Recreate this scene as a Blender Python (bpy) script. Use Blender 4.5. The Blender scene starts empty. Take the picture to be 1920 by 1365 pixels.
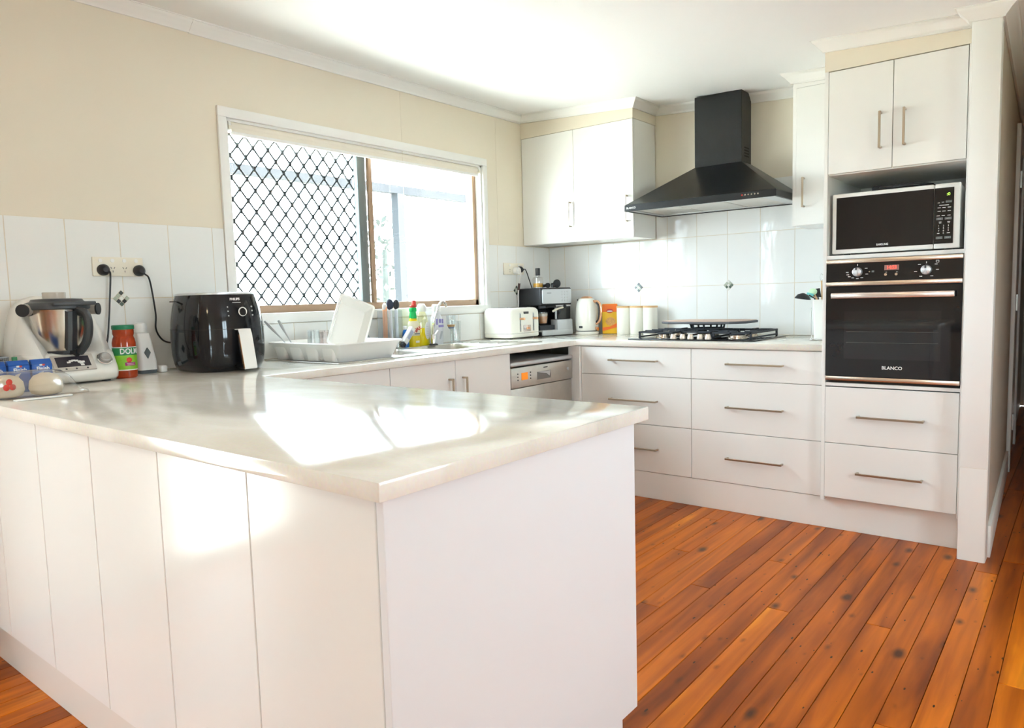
import bpy, bmesh, math, random
from mathutils import Matrix, Vector
random.seed(7)
PI = math.pi
scene = bpy.context.scene
COL = scene.collection

# ------------------------------------------------------------------ camera
CAM = Vector((3.1363, -4.4131, 1.1683))
YAW, PIT, ROL, FPX = 0.6719, -0.0913, -0.0274, 1367.76
_F = Vector((-math.sin(YAW)*math.cos(PIT), math.cos(YAW)*math.cos(PIT), math.sin(PIT)))
_R = Vector((math.cos(YAW), math.sin(YAW), 0)); _U = _R.cross(_F)
R2 = _R*math.cos(ROL) + _U*math.sin(ROL); U2 = _U*math.cos(ROL) - _R*math.sin(ROL)
cd = bpy.data.cameras.new('camera'); cam = bpy.data.objects.new('camera', cd); COL.objects.link(cam)
cd.sensor_fit = 'HORIZONTAL'; cd.sensor_width = 36.0; cd.lens = FPX/1920*36.0
cd.clip_start = 0.02; cd.clip_end = 200
cam.matrix_world = Matrix(((R2.x, U2.x, -_F.x, CAM.x), (R2.y, U2.y, -_F.y, CAM.y), (R2.z, U2.z, -_F.z, CAM.z), (0, 0, 0, 1)))
scene.camera = cam

# ------------------------------------------------------------------ light, exposure
WORLD_STRENGTH = 6.6
EXPOSURE = 1.85
scene.view_settings.view_transform = 'Standard'
scene.view_settings.look = 'None'
scene.view_settings.gamma = 1.0
scene.view_settings.use_curve_mapping = False
scene.view_settings.exposure = EXPOSURE
wd = bpy.data.worlds.new('world'); scene.world = wd; wd.use_nodes = True
bg = wd.node_tree.nodes['Background']
bg.inputs[0].default_value = (0.745, 0.885, 1.0, 1); bg.inputs[1].default_value = WORLD_STRENGTH
scene.cycles.max_bounces = 12; scene.cycles.diffuse_bounces = 6; scene.cycles.glossy_bounces = 5
scene.cycles.transparent_max_bounces = 16; scene.cycles.transmission_bounces = 8
scene.cycles.caustics_reflective = False; scene.cycles.caustics_refractive = False
scene.cycles.sample_clamp_indirect = 6.0

def portal(name, loc, rot, sx, sy):
    l = bpy.data.lights.new(name, 'AREA'); l.shape = 'RECTANGLE'; l.size = sx; l.size_y = sy
    l.cycles.is_portal = True
    o = bpy.data.objects.new(name, l); COL.objects.link(o); o.location = loc; o.rotation_euler = rot
portal('daylight_kitchen_window', (-0.13, -1.63, 1.57), (0, -PI/2, 0), 0.95, 1.85)
portal('daylight_sliding_door', (-0.13, -4.79, 1.06), (0, -PI/2, 0), 2.1, 0.6)
portal('daylight_rear_window', (3.85, -7.34, 1.45), (PI/2, 0, 0), 0.9, 1.2)
portal('daylight_side_window', (4.74, -2.57, 1.45), (0, PI/2, 0), 1.1, 0.94)
sl_ = bpy.data.lights.new('sun', 'SUN'); sl_.energy = 50.0; sl_.angle = 0.0093; sl_.color = (1.0, 0.97, 0.93)
so_ = bpy.data.objects.new('sun', sl_); COL.objects.link(so_); so_.location = (3, 6, 9)
so_.rotation_euler = Vector((0.25, 0.60, 0.76)).to_track_quat('Z', 'Y').to_euler()

# ------------------------------------------------------------------ materials
def lin(c):
    return tuple((x/12.92 if x <= 0.04045 else ((x+0.055)/1.055)**2.4) for x in c)
def C8(r, g, b): return lin((r/255, g/255, b/255))
MATS = {}
def mat(name, col, rough=0.5, metal=0.0, spec=0.5, var=0.04, scale=6.0, bump=0.0, bscale=60.0, trans=0.0, ior=1.45, coat=0.0, emit=None, estr=0.0, alpha=1.0):
    if name in MATS: return MATS[name]
    m = bpy.data.materials.new(name); m.use_nodes = True; MATS[name] = m
    nt = m.node_tree; p = nt.nodes['Principled BSDF']
    p.inputs['Roughness'].default_value = rough; p.inputs['Metallic'].default_value = metal
    p.inputs['Specular IOR Level'].default_value = spec; p.inputs['IOR'].default_value = ior
    p.inputs['Transmission Weight'].default_value = trans; p.inputs['Coat Weight'].default_value = coat
    p.inputs['Coat Roughness'].default_value = 0.05; p.inputs['Alpha'].default_value = alpha
    if emit: p.inputs['Emission Color'].default_value = (*emit, 1); p.inputs['Emission Strength'].default_value = estr
    tc = nt.nodes.new('ShaderNodeTexCoord')
    n = nt.nodes.new('ShaderNodeTexNoise'); n.inputs['Scale'].default_value = scale; n.inputs['Detail'].default_value = 3
    nt.links.new(tc.outputs['Object'], n.inputs['Vector'])
    mx = nt.nodes.new('ShaderNodeMix'); mx.data_type = 'RGBA'
    mx.inputs['A'].default_value = (*[max(0, c*(1-var)) for c in col], 1)
    mx.inputs['B'].default_value = (*[min(1, c*(1+var)) for c in col], 1)
    nt.links.new(n.outputs['Fac'], mx.inputs['Factor']); nt.links.new(mx.outputs['Result'], p.inputs['Base Color'])
    if bump:
        n2 = nt.nodes.new('ShaderNodeTexNoise'); n2.inputs['Scale'].default_value = bscale; n2.inputs['Detail'].default_value = 2
        nt.links.new(tc.outputs['Object'], n2.inputs['Vector'])
        b = nt.nodes.new('ShaderNodeBump'); b.inputs['Strength'].default_value = bump; b.inputs['Distance'].default_value = 0.002
        nt.links.new(n2.outputs['Fac'], b.inputs['Height']); nt.links.new(b.outputs['Normal'], p.inputs['Normal'])
    return m
def thin_glass(name, tint=(1, 1, 1), refl=0.06, rough=0.0):
    if name in MATS: return MATS[name]
    m = bpy.data.materials.new(name); m.use_nodes = True; MATS[name] = m; nt = m.node_tree
    nt.nodes.clear(); out = nt.nodes.new('ShaderNodeOutputMaterial')
    t = nt.nodes.new('ShaderNodeBsdfTransparent'); t.inputs[0].default_value = (*tint, 1)
    g = nt.nodes.new('ShaderNodeBsdfGlossy'); g.inputs['Roughness'].default_value = rough
    f = nt.nodes.new('ShaderNodeLayerWeight'); f.inputs[0].default_value = 0.5
    pw = nt.nodes.new('ShaderNodeMath'); pw.operation = 'POWER'; pw.inputs[1].default_value = 4.0
    nt.links.new(f.outputs['Facing'], pw.inputs[0])
    mp = nt.nodes.new('ShaderNodeMath'); mp.operation = 'MULTIPLY_ADD'; mp.inputs[1].default_value = 0.7; mp.inputs[2].default_value = refl
    mp.use_clamp = True
    nt.links.new(pw.outputs[0], mp.inputs[0])
    mx = nt.nodes.new('ShaderNodeMixShader'); nt.links.new(mp.outputs[0], mx.inputs[0])
    nt.links.new(t.outputs[0], mx.inputs[1]); nt.links.new(g.outputs[0], mx.inputs[2]); nt.links.new(mx.outputs[0], out.inputs[0])
    return m

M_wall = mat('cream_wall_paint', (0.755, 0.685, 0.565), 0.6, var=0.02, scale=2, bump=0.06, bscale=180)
M_ceil = mat('white_ceiling_paint', (0.87, 0.87, 0.86), 0.75, var=0.015, scale=1.5)
M_trim = mat('white_trim_paint', (0.83, 0.82, 0.79), 0.4, var=0.02, scale=4, bump=0.03)
M_hall = mat('hall_wall_shaded', (0.60, 0.53, 0.44), 0.6, var=0.03)  # shade of the unlit hallway put into a darker, browner wall colour
M_cab = mat('white_gloss_laminate', (0.82, 0.81, 0.78), 0.16, spec=0.5, var=0.012, scale=3, bump=0.012, bscale=14)
M_carc = mat('white_carcass_board', (0.80, 0.79, 0.76), 0.45, var=0.02)
M_tile = mat('white_glazed_tile', (0.82, 0.82, 0.80), 0.06, spec=0.5, var=0.02, scale=8, bump=0.6, bscale=11)
M_grout = mat('cream_grout', (0.70, 0.62, 0.50), 0.85, var=0.08, scale=40)
M_alu = mat('bronze_anodised_frame', C8(168, 140, 115), 0.45, metal=0.35, var=0.05)
M_greyalu = mat('grey_sash_frame', C8(120, 128, 128), 0.5, metal=0.3)
M_wire = mat('grille_black_powdercoat', (0.010, 0.014, 0.016), 0.6, spec=0.15, var=0.1)
M_steel = mat('brushed_stainless', (0.62, 0.59, 0.54), 0.28, metal=1.0, var=0.08, scale=30, bump=0.05, bscale=200)
M_chrome = mat('polished_chrome', (0.75, 0.75, 0.75), 0.08, metal=1.0, var=0.02)
M_handle = mat('champagne_bar_handle', (0.50, 0.42, 0.32), 0.3, metal=1.0, var=0.05, scale=20)
M_trimsteel = mat('warm_steel_trim', (0.74, 0.62, 0.50), 0.25, metal=1.0, var=0.05)
M_black = mat('black_gloss_glass', (0.012, 0.012, 0.013), 0.04, spec=0.55, var=0.1)
M_blackp = mat('black_plastic', (0.02, 0.02, 0.022), 0.4, var=0.15)
M_fryer = mat('black_glossy_plastic', (0.012, 0.012, 0.014), 0.07, spec=0.5, var=0.15)
M_hood = mat('black_enamel', (0.010, 0.011, 0.012), 0.33, spec=0.45, var=0.2, scale=120, bump=0.03, bscale=400)
M_iron = mat('cast_iron', (0.035, 0.038, 0.045), 0.5, var=0.2)
M_white = mat('white_plastic', (0.82, 0.81, 0.78), 0.3, var=0.015)
M_whiteg = mat('white_ceramic', (0.86, 0.85, 0.81), 0.1, var=0.01)
M_cream = mat('cream_enamel', (0.83, 0.81, 0.73), 0.14, var=0.01)
M_outlet = mat('ivory_outlet_plastic', (0.80, 0.74, 0.62), 0.35, var=0.01)
M_copper = mat('rose_gold', (0.90, 0.50, 0.30), 0.22, metal=0.9, var=0.04)
M_silverp = mat('silver_plastic', (0.62, 0.63, 0.64), 0.33, metal=0.6, var=0.03)
M_bamboo = mat('bamboo', (0.66, 0.42, 0.20), 0.5, var=0.12, scale=20)
M_screen = mat('dark_display', (0.03, 0.025, 0.035), 0.1, var=0.1)
M_dark = mat('dark_gap', (0.02, 0.018, 0.015), 0.8)
M_txtw = mat('white_print', (0.78, 0.78, 0.76), 0.5)
M_txtk = mat('dark_print', (0.05, 0.05, 0.05), 0.5)
M_glass = thin_glass('window_glass', (0.97, 0.99, 0.98), 0.05)
M_clear = thin_glass('clear_glassware', (0.93, 0.95, 0.95), 0.12, 0.02)
M_film = thin_glass('clear_plastic_film', (0.95, 0.94, 0.92), 0.17, 0.16)
M_smoke = thin_glass('smoked_tank', (0.33, 0.33, 0.38), 0.08, 0.05)

def quartz():
    m = bpy.data.materials.new('cream_quartz_worktop'); m.use_nodes = True; nt = m.node_tree; p = nt.nodes['Principled BSDF']
    tc = nt.nodes.new('ShaderNodeTexCoord'); mp = nt.nodes.new('ShaderNodeMapping'); mp.inputs['Scale'].default_value = (1, 2.2, 1)
    mp.inputs['Rotation'].default_value = (0, 0, 0.5)
    nt.links.new(tc.outputs['Object'], mp.inputs['Vector'])
    n = nt.nodes.new('ShaderNodeTexNoise'); n.inputs['Scale'].default_value = 3.0; n.inputs['Detail'].default_value = 7; n.inputs['Distortion'].default_value = 1.2
    nt.links.new(mp.outputs[0], n.inputs['Vector'])
    cr = nt.nodes.new('ShaderNodeValToRGB')
    cr.color_ramp.elements[0].position = 0.3; cr.color_ramp.elements[0].color = (0.72, 0.68, 0.60, 1)
    cr.color_ramp.elements[1].position = 0.7; cr.color_ramp.elements[1].color = (0.82, 0.79, 0.73, 1)
    nt.links.new(n.outputs['Fac'], cr.inputs[0])
    n2 = nt.nodes.new('ShaderNodeTexNoise'); n2.inputs['Scale'].default_value = 140; n2.inputs['Detail'].default_value = 1
    nt.links.new(tc.outputs['Object'], n2.inputs['Vector'])
    mx = nt.nodes.new('ShaderNodeMix'); mx.data_type = 'RGBA'; mx.blend_type = 'OVERLAY'; mx.inputs['Factor'].default_value = 0.18
    nt.links.new(cr.outputs[0], mx.inputs['A']); nt.links.new(n2.outputs['Color'], mx.inputs['B'])
    nt.links.new(mx.outputs['Result'], p.inputs['Base Color'])
    p.inputs['Roughness'].default_value = 0.1; p.inputs['Specular IOR Level'].default_value = 0.6
    rr = nt.nodes.new('ShaderNodeMapRange'); rr.inputs['To Min'].default_value = 0.06; rr.inputs['To Max'].default_value = 0.16
    nt.links.new(n.outputs['Fac'], rr.inputs['Value']); nt.links.new(rr.outputs[0], p.inputs['Roughness'])
    return m
M_quartz = quartz()

def plankwood():
    m = bpy.data.materials.new('varnished_pine_boards'); m.use_nodes = True; nt = m.node_tree; p = nt.nodes['Principled BSDF']
    L = nt.links.new
    geo = nt.nodes.new('ShaderNodeNewGeometry'); oi = nt.nodes.new('ShaderNodeObjectInfo')
    off = nt.nodes.new('ShaderNodeVectorMath'); off.operation = 'MULTIPLY_ADD'
    cmb = nt.nodes.new('ShaderNodeCombineXYZ'); L(oi.outputs['Random'], cmb.inputs[0]); L(oi.outputs['Random'], cmb.inputs[1])
    L(cmb.outputs[0], off.inputs[0]); off.inputs[1].default_value = (37, 53, 0); L(geo.outputs['Position'], off.inputs[2])
    mp = nt.nodes.new('ShaderNodeMapping'); mp.inputs['Scale'].default_value = (22, 1.3, 1); L(off.outputs[0], mp.inputs['Vector'])
    g = nt.nodes.new('ShaderNodeTexNoise'); g.inputs['Scale'].default_value = 1.0; g.inputs['Detail'].default_value = 8; g.inputs['Distortion'].default_value = 0.8
    L(mp.outputs[0], g.inputs['Vector'])
    mp2 = nt.nodes.new('ShaderNodeMapping'); mp2.inputs['Scale'].default_value = (9, 1.2, 1); L(off.outputs[0], mp2.inputs['Vector'])
    g2 = nt.nodes.new('ShaderNodeTexNoise'); g2.inputs['Scale'].default_value = 1.0; g2.inputs['Detail'].default_value = 3; L(mp2.outputs[0], g2.inputs['Vector'])
    # board tone by object
    cr = nt.nodes.new('ShaderNodeValToRGB'); e = cr.color_ramp.elements
    e[0].position = 0.0; e[0].color = (*C8(140, 66, 14), 1); e[1].position = 1.0; e[1].color = (*C8(240, 152, 36), 1)
    x = cr.color_ramp.elements.new(0.45); x.color = (*C8(188, 98, 20), 1); x = cr.color_ramp.elements.new(0.8); x.color = (*C8(202, 110, 22), 1)
    ad = nt.nodes.new('ShaderNodeMath'); ad.operation = 'MULTIPLY_ADD'; L(g2.outputs['Fac'], ad.inputs[0]); ad.inputs[1].default_value = 1.7
    sb = nt.nodes.new('ShaderNodeMath'); sb.operation = 'MULTIPLY_ADD'; L(oi.outputs['Random'], sb.inputs[0]); sb.inputs[1].default_value = 0.75; sb.inputs[2].default_value = -0.80
    L(sb.outputs[0], ad.inputs[2]); L(ad.outputs[0], cr.inputs[0])
    gr = nt.nodes.new('ShaderNodeValToRGB'); gr.color_ramp.elements[0].position = 0.28; gr.color_ramp.elements[0].color = (0.55, 0.46, 0.40, 1)
    gr.color_ramp.elements[1].position = 0.62; gr.color_ramp.elements[1].color = (1.08, 1.05, 1.0, 1); L(g.outputs['Fac'], gr.inputs[0])
    mx = nt.nodes.new('ShaderNodeMix'); mx.data_type = 'RGBA'; mx.blend_type = 'MULTIPLY'; mx.inputs['Factor'].default_value = 0.95
    L(cr.outputs[0], mx.inputs['A']); L(gr.outputs[0], mx.inputs['B'])
    # knots
    mp3 = nt.nodes.new('ShaderNodeMapping'); mp3.inputs['Scale'].default_value = (7.5, 3.6, 1); L(off.outputs[0], mp3.inputs['Vector'])
    wn = nt.nodes.new('ShaderNodeTexNoise'); wn.inputs['Scale'].default_value = 14; L(off.outputs[0], wn.inputs['Vector'])
    wm = nt.nodes.new('ShaderNodeVectorMath'); wm.operation = 'MULTIPLY_ADD'; L(wn.outputs['Color'], wm.inputs[0]); wm.inputs[1].default_value = (0.10, 0.10, 0); L(mp3.outputs[0], wm.inputs[2])
    vo = nt.nodes.new('ShaderNodeTexVoronoi'); vo.voronoi_dimensions = '2D'; vo.inputs['Scale'].default_value = 1.0; L(wm.outputs[0], vo.inputs['Vector'])
    sep = nt.nodes.new('ShaderNodeSeparateColor'); L(vo.outputs['Color'], sep.inputs[0])
    th = nt.nodes.new('ShaderNodeMapRange'); L(sep.outputs[0], th.inputs['Value']); th.inputs['From Min'].default_value = 0.45; th.inputs['From Max'].default_value = 1.0
    th.inputs['To Min'].default_value = 0.0; th.inputs['To Max'].default_value = 0.13
    dv = nt.nodes.new('ShaderNodeMath'); dv.operation = 'SUBTRACT'; L(vo.outputs['Distance'], dv.inputs[0]); L(th.outputs[0], dv.inputs[1])
    kr = nt.nodes.new('ShaderNodeMapRange'); L(dv.outputs[0], kr.inputs['Value']); kr.inputs['From Min'].default_value = -0.07; kr.inputs['From Max'].default_value = 0.06
    kr.inputs['To Min'].default_value = 0.9; kr.inputs['To Max'].default_value = 0.0
    mk = nt.nodes.new('ShaderNodeMix'); mk.data_type = 'RGBA'; L(kr.outputs[0], mk.inputs['Factor']); L(mx.outputs['Result'], mk.inputs['A']); mk.inputs['B'].default_value = (*C8(58, 30, 16), 1)
    # nail holes
    mp4 = nt.nodes.new('ShaderNodeMapping'); mp4.inputs['Scale'].default_value = (25, 9, 1); L(off.outputs[0], mp4.inputs['Vector'])
    v2 = nt.nodes.new('ShaderNodeTexVoronoi'); v2.voronoi_dimensions = '2D'; v2.inputs['Scale'].default_value = 1.0; L(mp4.outputs[0], v2.inputs['Vector'])
    s2 = nt.nodes.new('ShaderNodeSeparateColor'); L(v2.outputs['Color'], s2.inputs[0])
    t2 = nt.nodes.new('ShaderNodeMapRange'); L(s2.outputs[1], t2.inputs['Value']); t2.inputs['From Min'].default_value = 0.75; t2.inputs['From Max'].default_value = 1; t2.inputs['To Max'].default_value = 0.09
    l2 = nt.nodes.new('ShaderNodeMath'); l2.operation = 'LESS_THAN'; L(v2.outputs['Distance'], l2.inputs[0]); L(t2.outputs[0], l2.inputs[1])
    m2 = nt.nodes.new('ShaderNodeMix'); m2.data_type = 'RGBA'; L(l2.outputs[0], m2.inputs['Factor']); L(mk.outputs['Result'], m2.inputs['A']); m2.inputs['B'].default_value = (*C8(50, 25, 12), 1)
    L(m2.outputs['Result'], p.inputs['Base Color'])
    p.inputs['Roughness'].default_value = 0.33; p.inputs['Specular IOR Level'].default_value = 0.2
    b = nt.nodes.new('ShaderNodeBump'); b.inputs['Strength'].default_value = 0.15; b.inputs['Distance'].default_value = 0.001
    L(g.outputs['Fac'], b.inputs['Height']); L(b.outputs['Normal'], p.inputs['Normal'])
    return m
M_plank = plankwood()

# ------------------------------------------------------------------ mesh helpers
class MB:
    def __init__(s): s.v = []; s.f = []; s.mi = []; s.cur = 0
    def add(s, vs, fs):
        o = len(s.v); s.v += [Vector(v) for v in vs]
        for f in fs: s.f.append([i+o for i in f]); s.mi.append(s.cur)
        return s
    def m(s, i): s.cur = i; return s
    def box(s, x0, y0, z0, x1, y1, z1):
        x0, x1 = min(x0, x1), max(x0, x1); y0, y1 = min(y0, y1), max(y0, y1); z0, z1 = min(z0, z1), max(z0, z1)
        return s.add([(x0,y0,z0),(x1,y0,z0),(x1,y1,z0),(x0,y1,z0),(x0,y0,z1),(x1,y0,z1),(x1,y1,z1),(x0,y1,z1)],
                     [(3,2,1,0),(4,5,6,7),(0,1,5,4),(1,2,6,5),(2,3,7,6),(3,0,4,7)])
    def lathe(s, prof, c=(0,0,0), n=24, sx=1.0, sy=1.0, cap=True, power=2.0):
        # prof: (r, z) from bottom to top
        vs = []; fs = []; k = len(prof)
        for r, z in prof:
            for i in range(n):
                a = 2*PI*i/n; ca, sa = math.cos(a), math.sin(a)
                if power != 2.0:
                    d = (abs(ca)**power + abs(sa)**power)**(-1/power); ca *= d; sa *= d
                vs.append((c[0]+r*ca*sx, c[1]+r*sa*sy, c[2]+z))
        for j in range(k-1):
            for i in range(n):
                a = j*n+i; b = j*n+(i+1) % n; fs.append((a, b, b+n, a+n))
        if cap:
            fs.append(tuple(range(n-1, -1, -1))); fs.append(tuple((k-1)*n+i for i in range(n)))
        return s.add(vs, fs)
    def tube(s, path, r, n=8, closed=False, radii=None, flat=1.0):
        P_ = [Vector(p) for p in path]; k = len(P_); vs = []; fs = []
        up = None
        for j in range(k):
            a = P_[j-1] if (j > 0 or closed) else P_[j]; b = P_[(j+1) % k] if (j < k-1 or closed) else P_[j]
            t = (b-a).normalized()
            if up is None: up = t.orthogonal().normalized()
            u = (up - t*up.dot(t))
            u = u.normalized() if u.length > 1e-6 else t.orthogonal().normalized()
            w = t.cross(u); up = u; rr = radii[j] if radii else r
            for i in range(n):
                an = 2*PI*i/n; vs.append(P_[j] + u*math.cos(an)*rr + w*math.sin(an)*rr*flat)
        for j in range(k if closed else k-1):
            for i in range(n):
                a = j*n+i; b = j*n+(i+1) % n; c = ((j+1) % k)*n
                fs.append((a, b, c+(i+1) % n, c+i))
        if not closed:
            fs.append(tuple(range(n-1, -1, -1))); fs.append(tuple((k-1)*n+i for i in range(n)))
        return s.add(vs, fs)
    def cyl(s, p0, p1, r0, r1=None, n=16):
        return s.tube([p0, p1], r0, n, radii=[r0, r0 if r1 is None else r1])
    def prism(s, poly, axis, a0, a1):
        # poly: 2D points; axis 'x': (y,z); 'y': (x,z); 'z': (x,y)
        def p3(p, a): return {'x': (a, p[0], p[1]), 'y': (p[0], a, p[1]), 'z': (p[0], p[1], a)}[axis]
        n = len(poly); vs = [p3(p, a0) for p in poly] + [p3(p, a1) for p in poly]
        fs = [tuple(range(n-1, -1, -1)), tuple(range(n, 2*n))] + [(i, (i+1) % n, n+(i+1) % n, n+i) for i in range(n)]
        return s.add(vs, fs)
    def loft(s, rings, cap=True):
        n = len(rings[0]); vs = [p for r in rings for p in r]; fs = []
        for j in range(len(rings)-1):
            for i in range(n): fs.append((j*n+i, j*n+(i+1) % n, (j+1)*n+(i+1) % n, (j+1)*n+i))
        if cap: fs.append(tuple(range(n-1, -1, -1))); fs.append(tuple((len(rings)-1)*n+i for i in range(n)))
        return s.add(vs, fs)
    def sphere(s, c, r, n=14, k=9, sx=1, sy=1, sz=1):
        prof = [(max(1e-4, r*math.sin(PI*j/k)), -r*math.cos(PI*j/k)*sz) for j in range(k+1)]
        return s.lathe(prof, c, n, sx, sy)
    def xf(s, M, start=0):
        for i in range(start, len(s.v)): s.v[i] = M @ s.v[i]
        return s
    def build(s, name, mats, parent=None, world=True, bevel=0, seg=2, smooth=True, ang=35, sharp_bevel=30):
        me = bpy.data.meshes.new(name)
        vs = s.v
        if parent is not None and world:
            inv = rootm(parent).inverted(); vs = [inv @ v for v in vs]
        me.from_pydata([tuple(v) for v in vs], [], s.f)
        if not isinstance(mats, (list, tuple)): mats = [mats]
        for m in mats: me.materials.append(m)
        for p, i in zip(me.polygons, s.mi): p.material_index = i
        bm = bmesh.new(); bm.from_mesh(me)
        bmesh.ops.remove_doubles(bm, verts=bm.verts, dist=1e-6)
        bmesh.ops.recalc_face_normals(bm, faces=bm.faces)
        if bevel:
            es = [e for e in bm.edges if len(e.link_faces) == 2 and e.calc_face_angle(0) > math.radians(sharp_bevel)]
            if es: bmesh.ops.bevel(bm, geom=es, offset=bevel, segments=seg, profile=0.5, affect='EDGES', clamp_overlap=True)
        bm.to_mesh(me); bm.free()
        if smooth:
            me.polygons.foreach_set('use_smooth', [True]*len(me.polygons)); me.set_sharp_from_angle(angle=math.radians(ang))
        o = bpy.data.objects.new(name, me); COL.objects.link(o)
        if parent is not None: o.parent = parent
        return o
ROOTM = {}
def rootm(o):
    while o.parent is not None: o = o.parent
    return ROOTM.get(o.name, Matrix.Identity(4))
def tag(o, label=None, cat=None, group=None, kind=None):
    if label: o['label'] = label
    if cat: o['category'] = cat
    if group: o['group'] = group
    if kind: o['kind'] = kind
    return o
def thing(name, label, cat, loc=(0, 0, 0), rz=0.0, group=None, kind=None):
    o = bpy.data.objects.new(name, None); COL.objects.link(o); o.empty_display_size = 0.05
    o.location = loc; o.rotation_euler = (0, 0, rz)
    ROOTM[o.name] = Matrix.Translation(loc) @ Matrix.Rotation(rz, 4, 'Z')
    return tag(o, label, cat, group, kind)
def struct(name, label=None, loc=(0, 0, 0)):
    o = bpy.data.objects.new(name, None); COL.objects.link(o); o.location = loc
    ROOTM[o.name] = Matrix.Translation(loc); return tag(o, label, None, None, 'structure')
def B(x0, y0, z0, x1, y1, z1): return MB().box(x0, y0, z0, x1, y1, z1)
FACE = {'-y': Matrix(((1,0,0,0),(0,0,-1,0),(0,1,0,0),(0,0,0,1))),      # reads from -y side
        '+x': Matrix(((0,0,1,0),(1,0,0,0),(0,1,0,0),(0,0,0,1)))}       # reads from +x side
def text_mb(txt, size, face, pos, depth=0.0006, bold=0.0, align='CENTER', sx=1.0):
    cu = bpy.data.curves.new('lettering', 'FONT'); cu.body = txt; cu.size = size; cu.align_x = align; cu.align_y = 'CENTER'
    cu.extrude = depth; cu.offset = bold; cu.resolution_u = 3
    ob = bpy.data.objects.new('lettering', cu); COL.objects.link(ob)
    bpy.context.view_layer.update()
    me = bpy.data.meshes.new_from_object(ob.evaluated_get(bpy.context.evaluated_depsgraph_get()))
    M = Matrix.Translation(pos) @ (FACE[face] if isinstance(face, str) else face)
    mb = MB(); mb.add([M @ Vector((v.co.x*sx, v.co.y, v.co.z)) for v in me.vertices], [tuple(p.vertices) for p in me.polygons])
    bpy.data.objects.remove(ob); bpy.data.curves.remove(cu); bpy.data.meshes.remove(me)
    return mb
def arc(c, r, a0, a1, n): return [(c[0]+r*math.cos(a0+(a1-a0)*i/n), c[1]+r*math.sin(a0+(a1-a0)*i/n)) for i in range(n+1)]
def rrect(x0, y0, x1, y1, r, n=4):
    return (arc((x1-r, y1-r), r, 0, PI/2, n) + arc((x0+r, y1-r), r, PI/2, PI, n) + arc((x0+r, y0+r), r, PI, 1.5*PI, n) + arc((x1-r, y0+r), r, 1.5*PI, 2*PI, n))
def smooth_path(pts, n=6):
    P_ = [Vector(p) for p in pts]; out = []
    for i in range(len(P_)-1):
        p0 = P_[max(i-1, 0)]; p1 = P_[i]; p2 = P_[i+1]; p3 = P_[min(i+2, len(P_)-1)]
        for j in range(n):
            t = j/n
            out.append(0.5*((2*p1)+(-p0+p2)*t+(2*p0-5*p1+4*p2-p3)*t*t+(-p0+3*p1-3*p2+p3)*t**3))
    out.append(P_[-1]); return out
def copy_tree(o, parent=None):
    c = o.copy(); COL.objects.link(c); c.parent = parent
    for ch in list(o.children): copy_tree(ch, c)
    return c
def CZ(x): return 2.407 - 0.052*x          # ceiling height, it falls a little to the right
# ------------------------------------------------------------------ pixel helper (1920 x 1365 frame)
def on(u, v, ax, val):
    D = _F + R2*((u-960)/FPX) - U2*((v-682.5)/FPX); i = 'xyz'.index(ax)
    return CAM + D*((val-CAM[i])/D[i])

# ================================================================== STRUCTURE
# ---- floor: sub-floor with single boards
fl = struct('floor', 'orange-brown varnished pine board floor')
B(-0.1, -7.3, -0.06, 4.7, 4.2, -0.02).build('subfloor', M_dark, fl)
PW = 0.0806
_pl = {}
def plank(x, y0, y1):
    L_ = round((y1-y0)*10)/10; L_ = max(0.2, L_)
    if 'm' not in _pl:
        o = B(-PW/2+0.0009, 0, -0.02, PW/2-0.0009, 1, 0).build('plank', M_plank, None, bevel=0.0012, seg=1)
        _pl['m'] = o.data; bpy.data.objects.remove(o)
    o = bpy.data.objects.new('plank', _pl['m']); COL.objects.link(o); o.parent = fl
    o.location = (x, y0+0.0008, random.uniform(-0.0006, 0.0)); o.scale = (1, y1-y0-0.0016, 1)
k = 0
x = 2.073 + PW/2 - 25*PW
while x < 4.6:
    ymax = 4.0 if x > 2.66 else (-0.69 if x > 0.62 else -3.55)
    if x > 3.75: ymax = -0.8
    yy = -7.2 + random.uniform(-1.5, 0.0); first = True
    while yy < ymax:
        e = yy + random.choice([0.9, 1.5, 2.1, 2.4, 2.7, 3.3, 3.6]); e2 = min(e, ymax)
        if e2 > -7.2: plank(x, max(yy, -7.2), e2)
        yy = e
    x += PW

# ---- ceiling and outer walls
MB().prism([(-0.25, CZ(-0.25)), (4.85, CZ(4.85)), (4.85, CZ(4.85)+0.1), (-0.25, CZ(-0.25)+0.1)], 'y', -7.45, 4.3).build('ceiling', M_ceil)
tag(bpy.data.objects['ceiling'], 'white painted sheet ceiling', None, None, 'structure')
bpy.data.objects['ceiling']
WT = 2.55
wl = struct('wall_left', 'cream wall with the kitchen window')
m = MB()
WY0, WY1, WZ0, WZ1 = -2.530, -0.736, 1.121, 2.022
DY0, DY1, DZ1 = -5.08, -4.50, 2.06
m.box(-0.11, DY1, 0, 0, WY0, WT).box(-0.11, WY1, 0, 0, 0.1, WT).box(-0.11, WY0, 0, 0, WY1, WZ0).box(-0.11, WY0, WZ1, 0, WY1, WT)
m.box(-0.11, -7.3, 0, 0, DY0, WT).box(-0.11, DY0, DZ1, 0, DY1, WT)
m.build('plaster', M_wall, wl, smooth=False)
for y in (-3.62, -1.43, -0.58): B(0.0, y-0.0012, 1.53, 0.0012, y+0.0012, CZ(0)-0.05).build('sheet_joint', M_wall, wl)
wb = struct('wall_back', 'back wall behind cooktop and range hood')
B(0, 0, 0, 2.66, 0.1, WT).build('plaster', M_wall, wb, smooth=False)
o = tag(B(2.137, -0.783, 2.158, 2.735, 0, CZ(2.8)).build('wall_bulkhead', M_wall), 'cream bulkhead above the tall oven cabinet', None, None, 'structure')
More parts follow.
